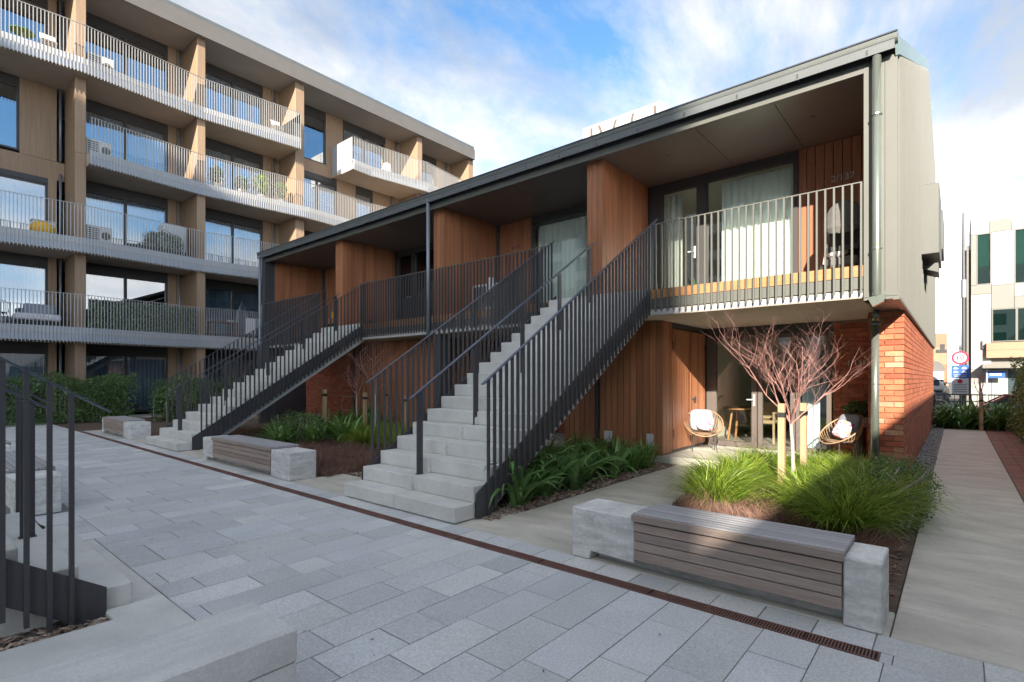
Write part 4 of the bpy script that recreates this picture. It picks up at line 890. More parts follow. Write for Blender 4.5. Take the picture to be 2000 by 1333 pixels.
# hedges / bushes
def boxfn(x0, x1, y0, y1, z0, z1, amp=0.15, shell=0.35):
    def fn(n, r):
        p = r.uniform(0, 1, (int(n*1.0), 3)); s_ = r.uniform(0, 1, len(p)) < 0.75          # push most leaves to the skin
        ax = r.integers(0, 3, len(p)); side = r.integers(0, 2, len(p)); dep = np.abs(r.normal(0, 0.10, len(p)))
        for a in range(3):
            mk = s_ & (ax == a); p[mk, a] = np.where(side[mk] == 1, 1-dep[mk], dep[mk])
        q = np.stack([x0+(x1-x0)*p[:, 0], y0+(y1-y0)*p[:, 1], z0+(z1-z0)*p[:, 2]], 1)
        bulge = amp*(np.sin(q[:, 1]*3.1+q[:, 2]*2.3)+np.sin(q[:, 0]*3.7+q[:, 1]*5.3+1.3))
        q[:, 2] += bulge*p[:, 2]; q[:, 0] += bulge*0.7*(p[:, 0]-0.5)*2; q[:, 1] += bulge*0.7*(p[:, 1]-0.5)*2
        return q
    return fn
def ellfn(c, rad, z0=0.0):
    def fn(n, r):
        d = r.normal(0, 1, (n, 3)); d /= np.linalg.norm(d, axis=1)[:, None]; rr = r.uniform(0.55, 1.05, n)**0.6
        rr *= 1+0.13*np.sin(d[:, 0]*7+d[:, 2]*5)+0.1*np.sin(d[:, 1]*9+2)
        q = np.array(c)+d*rr[:, None]*np.array(rad); q[:, 2] = np.abs(q[:, 2]-z0)+z0; return q
    return fn
def bush(name, label, cat, fn, n, size, m, seed, group=None, stemc=None, asp=0.5):
    V, F = leafcloud(n, fn, size, seed, asp)
    c = V.mean(0); t = thing(name, label, cat, (float(c[0]), float(c[1]), 0), group)
    V = V - np.array([c[0], c[1], 0]); link('foliage', arrmesh('foliage', V, F, m), t)
    mb = MB(); r = random.Random(seed); lo = V.min(0); hi = V.max(0)
    for i in range(14):
        x_ = r.uniform(lo[0]*0.6, hi[0]*0.6); y_ = r.uniform(lo[1]*0.85, hi[1]*0.85); zt = hi[2]*r.uniform(0.6, 0.85)
        mb.tube([(x_, y_, 0), (x_+r.uniform(-.1, .1), y_+r.uniform(-.1, .1), zt*0.5), (x_+r.uniform(-.25, .25), y_+r.uniform(-.25, .25), zt)], [0.018, 0.013, 0.006], 5)
    link('stem', mb.mesh('stem', 'bark'), t); return t
bush('hedge', 'dense dark green hedge along the apartment block ground floor, left of its glass door', 'hedge', boxfn(-24.8, -23.4, -3.5, 5.75, 0.05, 1.62, 0.10), 42000, 0.075, 'hedge', 1)
bush('garden_bush', 'round dark green bush right of the apartment glass door behind the farthest bench', 'bush', ellfn((-22.3, 7.05, 0.75), (1.0, 0.95, 0.92)), 12000, 0.075, 'hedge', 2)
bush('hedge', 'green hedge seen through the railing of the farther staircase', 'hedge', boxfn(-23.8, -22.6, 8.0, 11.8, 0.05, 1.55, 0.10), 14000, 0.08, 'hedge', 3)
bush('hedge', 'tall olive-green hedge at the right edge beside the brown brick path', 'hedge', boxfn(1.28, 2.5, 10.8, 21.0, 0.05, 1.86, 0.16), 52000, 0.075, 'hedge_r', 4)
bush('garden_shrub', 'small-leaved green shrub where the grass bed meets the path', 'shrub', ellfn((-0.55, 7.5, 0.22), (0.38, 0.95, 0.42)), 9000, 0.028, 'hedge', 5)
bush('garden_shrub', 'low rounded light green shrub under the farther staircase', 'shrub', ellfn((-11.9, 6.2, 0.35), (0.75, 0.6, 0.42)), 6000, 0.04, 'hedge', 6)
# planter leaf screen on balcony floor 1 (artificial hedge)
V, F = leafcloud(11000, lambda n, r: np.stack([r.uniform(-24.98, -24.88, n), r.uniform(4.72, 8.38, n), r.uniform(3.46, 4.58, n)], 1), 0.075, 9, 0.6)
sc_ = thing('leaf_screen', 'green leafy privacy screen behind the first-floor balcony bars', 'privacy screen', (-24.93, 6.5, 3.42)); V = V-np.array([-24.93, 6.5, 3.42]); link('leaves', arrmesh('leaves', V, F, 'ivy'), sc_); part('mesh_panel', MB().box(-24.96, -24.94, 4.72, 8.38, 3.42, 4.56), 'hedge', sc_)
# ---- bare saplings
def sapling(loc, label, height, fork, spread, seed, cat='tree', group='bare staked saplings', lean=0.02, n0=7, fine=3, th=1.0, dens=0.9):
    r = random.Random(seed); t = thing('bare_sapling', label, cat, loc, group)
    tm = MB(); bm_ = MB()
    tr = [(0, 0, 0)]; 
    for i in range(1, 7): q = i/6; tr.append((lean*q*math.sin(q*5)+r.uniform(-.008, .008), lean*q+r.uniform(-.008, .008), fork*q))
    tm.tube(tr, [0.030*th-0.012*th*i/6 for i in range(7)], 8)
    def grow(p, d, L, rad, lvl):
        n = 4 if lvl > 0 else 5; pts = [p]; rs = [rad]; cur = Vector(p); dd = Vector(d).normalized()
        for i in range(n):
            dd = (dd + Vector((r.uniform(-.24, .24), r.uniform(-.24, .24), 0.07+r.uniform(-.16, .16)))).normalized(); cur = cur + dd*L/n
            pts.append(tuple(cur)); rs.append(rad*(1-0.75*(i+1)/n))
            if lvl < fine and i >= (0 if lvl else 1):
                for _ in range((r.choice([1, 2]) if lvl == 0 else 1) if r.random() < dens else 0):
                    an = r.uniform(0, 6.28); sd_ = Vector((math.cos(an), math.sin(an), r.uniform(-.15, .5))); nd = (dd*0.8+sd_*r.uniform(0.6, 1.1)).normalized()
                    grow(tuple(cur), nd, L*r.uniform(0.38, 0.6), rad*0.5*(1-0.5*i/n), lvl+1)
        bm_.tube(pts, rs, 5 if lvl == 0 else 4 if lvl == 1 else 3, cap=False)
    f = tr[-1]
    for i in range(n0):
        an = 6.283*i/n0 + r.uniform(-.3, .3); ti = r.uniform(0.35, 1.15)*spread
        z = fork*(0.86+0.14*r.random()); grow((f[0], f[1], z), (math.cos(an)*ti, math.sin(an)*ti, 1.0), (height-fork)*r.uniform(0.78, 1.0)*math.sqrt(1+ti*ti)*0.72, 0.0125*th, 0)
    link('trunk', tm.mesh('trunk', 'bark', smooth=True), t); link('branches', bm_.mesh('branches', 'twig'), t); return t
sapling((-1.68, 7.75, 0), 'sunlit bare sapling with pinkish twigs in the grassy bed behind the nearest bench', 2.32, 1.02, 0.85, 33, n0=9, fine=4, dens=0.82)
sapling((-12.35, 8.05, 0), 'bare sapling between two stakes just right of the farther staircase', 2.3, 1.15, 0.6, 5, n0=5, fine=3, th=0.9)
sapling((-11.0, 7.7, 0), 'bare thin-trunked sapling seen left of the nearest staircase railing', 2.6, 1.25, 0.8, 6, n0=7, fine=3, th=0.9)
sapling((-21.2, 8.6, 0), 'bare sapling beyond the railing of the farther staircase, by the apartments', 2.3, 1.2, 0.6, 8, n0=5, fine=2, th=0.9)
sapling((0.60, 22.1, 0), 'small bare tree behind the timber post at the path end', 2.0, 1.2, 0.5, 9, n0=5, fine=2)
def stake(x_, y_, h, w, label, group=None):
    t = thing('timber_stake', label, 'stake', (x_, y_, 0), group); link('post', MB().box(-w/2, w/2, -w/2, w/2, 0, h).mesh('post', 'stake', bev=0.004), t); link('tie_strap', MB().box(-w/2-0.006, w/2+0.006, -w/2-0.006, w/2+0.006, h*0.86, h*0.91).mesh('tie', 'black'), t); return t
stake(-1.70, 7.30, 1.24, 0.078, 'sunlit square timber stake standing in front of the nearest sapling'); stake(-1.62, 8.15, 1.22, 0.078, 'timber stake directly behind the nearest sapling trunk')
G = 'stakes around the saplings between the staircases'
stake(-12.75, 7.35, 1.28, 0.085, 'timber stake left of the sapling by the farther staircase', G); stake(-12.15, 8.85, 1.25, 0.085, 'timber stake behind and right of the sapling by the farther staircase', G)
stake(-11.65, 7.85, 1.2, 0.085, 'timber stake left of the thin sapling near the front staircase', G); stake(-10.55, 8.3, 1.15, 0.06, 'slim timber stake seen through the front staircase balusters', G)
stake(-21.7, 8.2, 1.2, 0.09, 'timber stake by the apartments seen left through the farther stair railing', G+' far'); stake(-20.8, 9.1, 1.2, 0.09, 'timber stake by the apartments seen right through the farther stair railing', G+' far')
stake(0.56, 21.3, 1.02, 0.10, 'pale timber post at the far end of the concrete path')

# ================================================================== OBJECTS AROUND THE TERRACE
def hoop_chair(loc, rz, label, fm='cane'):
    t = thing('round_wicker_chair', label, 'chair', loc, 'round cane patio chairs', rz)
    # local: front -y ; hoop tilted back
    n = 40; hp = []; sp = []
    for i in range(n+1):
        a = 2*math.pi*i/n; x_ = 0.36*math.cos(a); y_ = math.sin(a)
        hp.append((x_, 0.30*y_, 0.56+0.24*y_)); sp.append((0.24*math.cos(a), -0.02+0.22*math.sin(a), 0.36))
    link('hoop', MB().tube(hp, 0.013, 8, cap=False).mesh('hoop', fm, smooth=True), t)
    link('seat_ring', MB().tube(sp, 0.011, 8, cap=False).mesh('seat_ring', 'dark', smooth=True), t)
    mb = MB()
    for i in range(26):
        a = math.pi*(-0.15+1.3*i/25); mb.tube([(0.24*math.cos(a), -0.02+0.22*math.sin(a), 0.36), (0.32*math.cos(a), 0.28*math.sin(a), 0.44+0.15*math.sin(a)), (0.36*math.cos(a), 0.30*math.sin(a), 0.56+0.24*math.sin(a))], 0.005, 5)
    link('back_spindles', mb.mesh('back_spindles', fm), t)
    link('seat', MB().tube([(0, -0.02, 0.352), (0, -0.02, 0.366)], 0.235, 24).mesh('seat', fm), t)
    for x_, y_ in ((-0.2, -0.2), (0.2, -0.2), (-0.2, 0.2), (0.2, 0.2)): link('leg', MB().tube([(x_*0.9, y_*0.9-0.02, 0.36), (x_*1.15, y_*1.15-0.02, 0.0)], 0.009, 6).mesh('leg', 'dark'), t)
    return t
def cushions(loc, rz, l1, l2):
    c, s_ = math.cos(rz), math.sin(rz)
    def W(x_, y_, z_): return (loc[0]+c*x_-s_*y_, loc[1]+s_*x_+c*y_, loc[2]+z_)
    o = link('seat_cushion', MB().ell((0, 0, 0), (0.22, 0.06, 0.22), 20, 12, pw=0.45).mesh('seat_cushion', 'cush', smooth=True), None, W(-0.03, 0.15, 0.60), (R(-22), 0, rz)); tag(o, l1, 'cushion')
    o = link('floral_pillow', MB().ell((0, 0, 0), (0.155, 0.05, 0.155), 20, 12, pw=0.5).mesh('floral_pillow', 'pillow', smooth=True), None, W(0.03, 0.0, 0.56), (R(-28), R(12), rz)); tag(o, l2, 'pillow')
hoop_chair((-3.82, 10.35, 0.13), R(25), 'round cane chair with thin dark legs in front of the timber store doors')
cushions((-3.82, 10.35, 0.13), R(25), 'blue-grey back cushion on the cane chair by the store doors', 'floral patterned pillow on the cane chair by the store doors')
hoop_chair((-1.52, 10.55, 0.13), R(-40), 'round cane chair half hidden against the shaded brick wall')
cushions((-1.52, 10.55, 0.13), R(-40), 'lilac-grey cushion on the chair against the brick wall', 'floral pillow on the chair against the brick wall')
pp = thing('potted_plant', 'round-headed green plant in a pale bowl behind the chair at the brick wall', 'plant', (-1.32, 11.15, 0.13))
part('stand', MB().tube([(-1.32, 11.15, 0.13), (-1.32, 11.15, 0.70)], 0.09, 12), 'winframe', pp); part('bowl', MB().tube([(-1.32, 11.15, 0.70), (-1.32, 11.15, 0.88)], [0.12, 0.21], 18), 'pot', pp)
V, F = leafcloud(2500, ellfn((0, 0, 0.86), (0.25, 0.22, 0.17), 0.7), 0.04, 3); link('foliage', arrmesh('foliage', V, F, 'hedge'), pp)
# dining set inside lower flat
dt = thing('dining_table', 'round wooden dining table inside the ground-floor flat', 'table', (-3.75, 12.7, 0.16))
part('tabletop', MB().tube([(-3.75, 12.7, 0.86), (-3.75, 12.7, 0.90)], 0.45, 24), 'deck', dt)
for x_, y_ in ((-.25, -.25), (.25, -.25), (-.25, .25), (.25, .25)): part('leg', MB().tube([(-3.75+x_*0.8, 12.7+y_*.8, 0.86), (-3.75+x_*1.1, 12.7+y_*1.1, 0.16)], 0.025, 8), 'deck', dt)
dc = thing('dining_chair', 'pale wooden armchair beside the table behind the glass door', 'chair', (-3.2, 12.4, 0.16))
part('seat', MB().box(-3.45, -2.98, 12.15, 12.62, 0.58, 0.66), 'stake', dc, bev=0.02); part('backrest', MB().box(-3.47, -2.96, 12.60, 12.66, 0.66, 1.05), 'stake', dc, bev=0.02); part('armrest', MB().box(-3.47, -3.42, 12.15, 12.6, 0.80, 0.84).box(-3.01, -2.96, 12.15, 12.6, 0.80, 0.84), 'stake', dc)
for x_ in (-3.44, -2.99):
    for y_ in (12.18, 12.6): part('leg', MB().box(x_-0.02, x_+0.02, y_-0.02, y_+0.02, 0.16, 0.82), 'stake', dc)
# pushchair on upper balcony
pc = thing('pushchair', 'grey hooded pushchair parked at the right end of the upper balcony', 'pushchair', (-1.33, 9.5, DZ))
def PC(n, mb, m, **k): return part(n, mb, m, pc, **k)
mb = MB(); nu = 12; base = 0; R0 = []
for i in range(9):
    a = -0.35+2.1*i/8; row = []
    for j in range(nu+1):
        b_ = math.pi*j/nu; rr = 1.0 + (0.05 if i % 2 else 0.0)
        row.append((-1.33+0.25*math.cos(b_)*rr, 9.45-0.24*math.cos(a)*math.sin(b_)*rr+0.04, DZ+0.66+0.34*math.sin(a)*math.sin(b_)*rr+0.02))
    R0.append(row)
for row in R0: mb.v += row
for i in range(8):
    for j in range(nu): p = i*(nu+1)+j; mb.f.append((p, p+1, p+nu+2, p+nu+1))
PC('hood', mb, 'greyfab', smooth=False)
PC('backrest', MB().obox((-1.33, 9.66, DZ+0.60), (0.21, 0, 0), (0, 0.025, 0), (0, 0.08, 0.36)), 'greyfab'); PC('seat', MB().obox((-1.33, 9.45, DZ+0.40), (0.20, 0, 0), (0, 0.2, 0.03), (0, 0, 0.03)), 'blackfab')
PC('basket', MB().box(-1.53, -1.13, 9.25, 9.68, DZ+0.14, DZ+0.27), 'greyfab', bev=0.03)
PC('handle', MB().tube([(-1.55, 9.75, DZ+0.55), (-1.55, 9.88, DZ+0.95), (-1.52, 9.9, DZ+1.0), (-1.14, 9.9, DZ+1.0), (-1.11, 9.88, DZ+0.95), (-1.11, 9.75, DZ+0.55)], 0.014, 8), 'railwhite')
for sx in (-1.56, -1.10):
    PC('frame_tube', MB().tube([(sx, 9.2, DZ+0.12), (sx, 9.55, DZ+0.5), (sx, 9.78, DZ+0.7)], 0.013, 8).tube([(sx, 9.72, DZ+0.12), (sx, 9.45, DZ+0.45)], 0.013, 8), 'railwhite')
    for wy, wr in ((9.2, 0.09), (9.74, 0.12)): PC('wheel', MB().tube([(sx-0.02, wy, DZ+wr), (sx+0.02, wy, DZ+wr)], wr, 18), 'black')
for ch_ in pc.children: ch_.scale = (1.05, 1.0, 1.2)
for x_, m_, lb in ((-1.40, 'cloth_w', 'pale bundled shopping bag in the pushchair basket'),): single('shopping_bag', MB().ell((x_, 9.36, DZ+0.40), (0.15, 0.10, 0.08), 14, 8), m_, lb, 'bag', loc=(x_, 9.36, DZ+0.33), smooth=True)
# plants/indoor things behind 2/137 glass
ip = thing('indoor_plant', 'small potted plant on the sill behind the upper glass door', 'plant', (-4.2, 10.95, 3.1)); part('pot', MB().tube([(-4.2, 10.95, 3.1), (-4.2, 10.95, 3.3)], [0.08, 0.10], 12), 'white', ip)
V, F = strips(14, 0.4, 0.035, 0.03, (0.9, 1.5), 0.6, 4, 3); V = V+np.array([0, 0, 0.19]); link('leaf_blades', arrmesh('leaf_blades', V, F, 'lily2'), ip)
# heat pump on balcony of flat B
hp_ = thing('heat_pump', 'white slatted heat pump unit on the middle balcony', 'heat pump', (-9.05, 9.75, DZ))
part('casing', MB().box(-9.5, -8.7, 9.6, 9.92, DZ+0.06, DZ+0.86), 'white', hp_, bev=0.015)
for i in range(9): part('slat', MB().box(-9.44+i*0.05, -9.415+i*0.05, 9.585, 9.6, DZ+0.14, DZ+0.80), 'dark', hp_)
part('fan_grille', MB().tube([(-8.92, 9.598, DZ+0.46), (-8.92, 9.58, DZ+0.46)], 0.19, 24), 'greyfab', hp_)
for x_ in (-9.42, -8.8): part('foot', MB().box(x_-0.04, x_+0.04, 9.62, 9.9, DZ, DZ+0.06), 'dark', hp_)
single('watering_can', MB().tube([(-8.95, 9.72, DZ+0.87), (-8.95, 9.72, DZ+1.02)], 0.07, 14).tube([(-8.95, 9.72, DZ+0.9), (-8.80, 9.7, DZ+1.03)], 0.012, 6), 'white', 'small pale can standing on top of the heat pump', 'can', loc=(-8.95, 9.72, DZ+0.87))
# covered barbecue flat C
bq = thing('covered_barbecue', 'black covered barbecue behind the balcony bars left of the downpipe', 'barbecue', (-11.1, 9.6, DZ))
part('cover', MB().prism([(-12.0, 9.3, DZ+0.04), (-10.1, 9.3, DZ+0.04), (-10.12, 9.3, DZ+0.95), (-10.7, 9.3, DZ+1.12), (-11.3, 9.3, DZ+0.85), (-11.95, 9.3, DZ+0.72)], (0, 0.6, 0)), 'blackfab', bq, bev=0.05)
for x_ in (-11.9, -10.2): part('leg', MB().box(x_-0.03, x_+0.03, 9.4, 9.5, DZ, DZ+0.05), 'dark', bq)
# things flat D
for (x_, z_, m_, s_, nm, lb, ct) in ((-15.3, DZ, 'blackfab', 0.22, 'storage_crate', 'small dark crate on the balcony above the farther staircase', 'crate'), (-15.3, DZ+0.24, 'deck', 0.16, 'storage_box', 'small orange box stacked on the dark crate above the farther staircase', 'box')):
    single(nm, MB().box(x_-s_, x_+s_, 9.0, 9.0+s_*1.6, z_+0.0, z_+s_*0.95).box(x_-s_*1.05, x_+s_*1.05, 8.99, 9.01+s_*1.6, z_+s_*0.95, z_+s_*1.05), m_, lb, ct, loc=(x_, 9, z_), bev=0.008)
bo = thing('spray_bottle', 'yellow and green bottle standing on the orange box', 'bottle', (-15.3, 9.1, DZ+0.41)); part('body', MB().tube([(-15.3, 9.1, DZ+0.41), (-15.3, 9.1, DZ+0.58), (-15.3, 9.1, DZ+0.62)], [0.04, 0.04, 0.02], 12), 'yellow', bo); part('cap', MB().tube([(-15.3, 9.1, DZ+0.62), (-15.3, 9.1, DZ+0.68)], 0.02, 10), 'grass', bo)
# patio table set under stairs
tr_ = thing('clothes_airer', 'thin wire clothes airer by the shaded brick wall under the farther flat', 'clothes airer', (-13.9, 9.6, 0))
mb = MB()
for i in range(7): mb.tube([(-15.4+i*0.25, 9.5, 0.0 if i in (0, 6) else 0.95), (-15.4+i*0.25, 9.5, 1.0)], 0.008, 6)
mb.tube([(-15.4, 9.5, 1.0), (-13.9, 9.5, 1.0)], 0.01, 6).tube([(-15.4, 9.5, 0.55), (-13.9, 9.5, 0.55)], 0.008, 6); part('rack', mb, 'railwhite', tr_)

# ================================================================== OBJECTS ON THE LEFT BUILDING
F1, F2, F3, F4 = [z+0.52 for z in ZB]
def outdoor_unit(x_, y_, z_, label):
    t = thing('heat_pump', label, 'heat pump', (x_, y_, z_), 'heat pump units on the apartment balconies')
    link('casing', MB().box(-0.15, 0.15, -0.40, 0.40, 0.05, 0.75).mesh('casing', 'white', bev=0.015), t)
    for i in range(7): link('slat', MB().box(0.15, 0.158, -0.35, 0.0, 0.14+i*0.08, 0.18+i*0.08).mesh('slat', 'dark'), t)
    link('fan_grille', MB().tube([(0.15, 0.2, 0.4), (0.16, 0.2, 0.4)], 0.15, 18).mesh('fan', 'greyfab'), t); link('foot', MB().box(-0.12, 0.12, -0.35, 0.35, 0, 0.05).mesh('foot', 'dark'), t); return t
outdoor_unit(-25.4, 5.1, F3, 'white heat pump at the left end of the third-floor balcony, middle bay'); outdoor_unit(-25.4, 5.1, F2, 'white heat pump at the left end of the second-floor balcony, middle bay'); outdoor_unit(-25.4, 5.15, F4, 'white heat pump at the left end of the top balcony, middle bay')
# yellow ball/pouf + white box
single('yellow_beanbag', MB().ell((-25.2, 3.45, F2+0.27), (0.30, 0.36, 0.27), 20, 12), 'yellow', 'bright yellow round beanbag on the second-floor balcony at the left edge', 'beanbag', loc=(-25.2, 3.45, F2), smooth=True)
single('storage_box', MB().box(-25.9, -25.5, 3.2, 3.85, F2, F2+0.62).box(-25.92, -25.48, 3.18, 3.87, F2+0.62, F2+0.66), 'white', 'white box behind the yellow beanbag', 'box', loc=(-25.7, 3.5, F2), bev=0.01)
# sofa floor 1 bay 0
sf = thing('outdoor_sofa', 'pale cushioned sofa on the first-floor balcony left of the leafy screen', 'sofa', (-25.4, 3.3, F1)); part('base', MB().box(-25.8, -25.1, 2.7, 3.95, F1, F1+0.24), 'blackfab', sf, bev=0.02); part('seat_cushion', MB().box(-25.8, -25.1, 2.7, 3.95, F1+0.245, F1+0.48), 'cloth_w', sf, bev=0.05); part('back_cushion', MB().box(-25.95, -25.75, 3.0, 3.9, F1+0.49, F1+0.90), 'cush', sf, bev=0.05)
# bistro set floor 1
bt = thing('bistro_table', 'small dark round table on the first-floor balcony at the left edge', 'table', (-25.3, 1.7, F1)); part('tabletop', MB().tube([(-25.3, 1.7, F1+0.70), (-25.3, 1.7, F1+0.72)], 0.38, 24), 'dark', bt); part('leg', MB().tube([(-25.3, 1.7, F1), (-25.3, 1.7, F1+0.70)], 0.025, 8).tube([(-25.3, 1.7, F1), (-25.3, 1.7, F1+0.02)], 0.22, 16), 'dark', bt)
def wire_chair(x_, y_, z_, rz, label, g):
    t = thing('wire_chair', label, 'chair', (x_, y_, z_), g, rz)
    link('seat', MB().tube([(0, 0, 0.42), (0, 0, 0.45)], 0.22, 18).mesh('seat', 'dark'), t)
    link('backrest', MB().tube([(-0.24, 0.05, 0.45), (-0.24, 0.2, 0.75), (0, 0.27, 0.85), (0.24, 0.2, 0.75), (0.24, 0.05, 0.45)], 0.013, 8).mesh('backrest', 'dark'), t)
    for a, b_ in ((-1, -1), (1, -1), (-1, 1), (1, 1)): link('leg', MB().tube([(a*0.15, b_*0.15, 0.43), (a*0.22, b_*0.22, 0.2), (a*0.2, b_*0.24, 0)], 0.011, 6).mesh('leg', 'dark'), t)
wire_chair(-25.3, 0.95, F1, R(60), 'dark curved-frame chair left of the bistro table on the first floor', 'bistro chairs on the first-floor balcony'); wire_chair(-25.2, 2.3, F1, R(-80), 'dark curved-frame chair between the bistro table and the pale sofa', 'bistro chairs on the first-floor balcony')
# storage cabinet + bikes covered floor 2 bay 1
sc2 = thing('storage_cabinet', 'tall pale cabinet at the right of the second-floor balcony, middle bay', 'cabinet', (-25.9, 7.8, F2)); part('body', MB().box(-26.3, -25.6, 7.35, 8.2, F2, F2+1.45), 'white', sc2, bev=0.01); part('door', MB().box(-25.595, -25.58, 7.4, 7.77, F2+0.06, F2+1.4), 'upstand', sc2); part('door', MB().box(-25.595, -25.58, 7.79, 8.15, F2+0.06, F2+1.4), 'upstand', sc2)
pb = bush('balcony_planting', 'mottled grey-green potted planting in front of the pale cabinet', 'plant', ellfn((-25.35, 7.3, 0.55), (0.4, 0.75, 0.45)), 3000, 0.07, 'ivy', 31); pb.location.z = F2
single('planter_trough', MB().box(-25.6, -25.1, 5.9, 8.1, F2, F2+0.26), 'winframe', 'dark trough along the second-floor balcony floor', 'planter', loc=(-25.3, 7, F2), bev=0.02)
# table, chairs, umbrella, laundry floor 1 bay 2
um = thing('closed_parasol', 'closed white parasol on the first-floor balcony beside the terrace end', 'parasol', (-25.5, 11.6, F1)); part('pole', MB().tube([(-25.5, 11.6, F1), (-25.5, 11.6, F1+2.2)], 0.025, 8), 'railwhite', um); part('canopy', MB().tube([(-25.5, 11.6, F1+0.25), (-25.5, 11.6, F1+1.0), (-25.5, 11.6, F1+1.6), (-25.5, 11.6, F1+2.15)], [0.30, 0.34, 0.22, 0.03], 14), 'cloth_w', um, smooth=True); part('base', MB().tube([(-25.5, 11.6, F1), (-25.5, 11.6, F1+0.08)], 0.25, 16), 'dark', um)
lr = thing('laundry_rack', 'white laundry hanging on a rack on the first-floor balcony', 'laundry rack', (-25.2, 10.9, F1)); part('rack', MB().tube([(-25.2, 10.5, F1), (-25.2, 10.5, F1+0.95), (-25.2, 11.3, F1+0.95), (-25.2, 11.3, F1)], 0.012, 6), 'railwhite', lr); part('towel', MB().box(-25.19, -25.17, 10.55, 10.98, F1+0.25, F1+0.97), 'cloth_w', lr); part('shirt', MB().box(-25.19, -25.17, 11.02, 11.25, F1+0.4, F1+0.95), 'cush', lr)
wt = thing('wooden_table', 'dark wooden table on the first-floor balcony right of the leafy screen', 'table', (-25.4, 9.6, F1)); part('tabletop', MB().box(-25.8, -25.1, 9.1, 10.2, F1+0.68, F1+0.72), 'rust', wt)
for a in (9.15, 10.15):
    for b_ in (-25.75, -25.15): part('leg', MB().box(b_-0.03, b_+0.03, a-0.03, a+0.03, F1, F1+0.68), 'rust', wt)
single('bowl', MB().tube([(-25.3, 9.9, F1+0.72), (-25.3, 9.9, F1+0.82)], [0.08, 0.17], 16), 'cloth_w', 'pale bowl on the dark wooden balcony table', 'bowl', loc=(-25.3, 9.9, F1+0.72))
# floor 3 plants bay 2
for i, (y_, r_, h_) in enumerate(((9.3, 0.3, 0.9), (10.4, 0.3, 0.8), (11.3, 0.4, 1.1), (12.2, 0.35, 1.0))):
    b_ = bush('potted_shrub', ['leafy green pot plant at the left of the third-floor balcony', 'second small pot plant on the third-floor balcony', 'tall yellow-green pot plant rising above the third-floor railing', 'pot plant beside the fin at the right of the third-floor balcony'][i], 'plant', ellfn((-25.3, y_, h_*0.75), (0.3, r_, h_*0.42)), 1200, 0.075, 'hedge' if i != 2 else 'grass', 50+i, 'pot plants on the third-floor balcony'); b_.location.z = F3
    link('pot', MB().tube([(0, 0, 0), (0, 0, 0.3)], [0.13, 0.18], 14).mesh('pot', 'white'), b_)
# chairs on top balcony
for i, (y_, lb) in enumerate(((3.6, 'white folding chair on the top balcony at the upper left'), (12.0, 'white chair near the glass end of the top balcony'))):
    t = thing('folding_chair', lb, 'chair', (-25.1, y_, F4), 'white chairs on the top balcony', R(90)); link('seat', MB().box(-0.22, 0.22, -0.2, 0.2, 0.43, 0.45).mesh('seat', 'white'), t); link('backrest', MB().obox((0, 0.24, 0.68), (0.22, 0, 0), (0, 0.01, 0), (0, 0.06, 0.16)).mesh('backrest', 'white'), t)
    for a in (-0.2, 0.2): link('leg', MB().tube([(a, -0.2, 0), (a, 0.2, 0.45)], 0.012, 6).tube([(a, 0.2, 0), (a, -0.2, 0.44)], 0.012, 6).mesh('leg', 'white'), t)
gt = thing('side_table', 'low green oval table beside the white chair on the top balcony', 'table', (-25.2, 2.9, F4)); part('tabletop', MB().tube([(-25.2, 2.9, F4+0.5), (-25.2, 2.9, F4+0.53)], 0.35, 20), 'grass', gt); part('leg', MB().tube([(-25.2, 2.9, F4), (-25.2, 2.9, F4+0.5)], 0.03, 8), 'white', gt)
single('rattan_chair', MB().tube([(-25.4, 18.6, F4), (-25.4, 18.6, F4+0.4), (-25.4, 18.6, F4+0.8)], [0.25, 0.3, 0.22], 12), 'cloth_w', 'pale tub chair on the projecting top-floor balcony', 'chair', loc=(-25.4, 18.6, F4), bev=0.02)

# ================================================================== STREET BEYOND THE PATH
ob = thing('office_building', 'white stone-panelled office building with green tinted windows at the right edge', 'building', (6, 44, 0))
def OB(n, mb, m, **k): return part(n, mb, m, ob, **k)
YO = 40.6
OB('wall_core', MB().box(0.62, 20, YO+0.12, YO+14, -0.68, 10.4), 'render_g')
OB('corner_tower_core', MB().box(0.62, 1.45, YO+0.12, YO+6, 10.4, 11.25), 'render_w')
def opanel(x0, x1, z0, z1, m): OB('stone_panel', MB().box(x0+0.01, x1-0.01, YO, YO+0.115, z0+0.01, z1-0.01), m)
opanel(0.62, 1.42, 9.95, 11.25, 'render_w'); opanel(1.42, 2.35, 9.95, 10.65, 'render_g'); opanel(2.35, 6, 9.95, 10.9, 'render_w')
opanel(0.62, 0.86, 7.0, 9.95, 'render_g'); opanel(1.50, 2.45, 6.9, 9.95, 'render_w'); opanel(0.62, 1.50, 6.45, 7.0, 'render_g')
opanel(3.15, 4.1, 6.9, 9.95, 'render_w'); opanel(4.8, 6, 6.9, 9.95, 'render_w'); opanel(2.45, 4.1, 6.2, 6.9, 'render_w')
opanel(0.62, 1.50, 2.1, 6.45, 'render_w'); opanel(1.50, 2.45, 5.55, 6.9, 'render_g'); opanel(2.45, 6, 5.55, 6.2, 'render_g')
opanel(0.62, 1.5, -0.5, 2.1, 'render_w'); opanel(1.5, 2.2, -0.5, 2.1, 'render_w'); OB('shopfront', MB().box(2.2, 6, YO+0.03, YO+0.11, 0, 2.1), 'carglass')
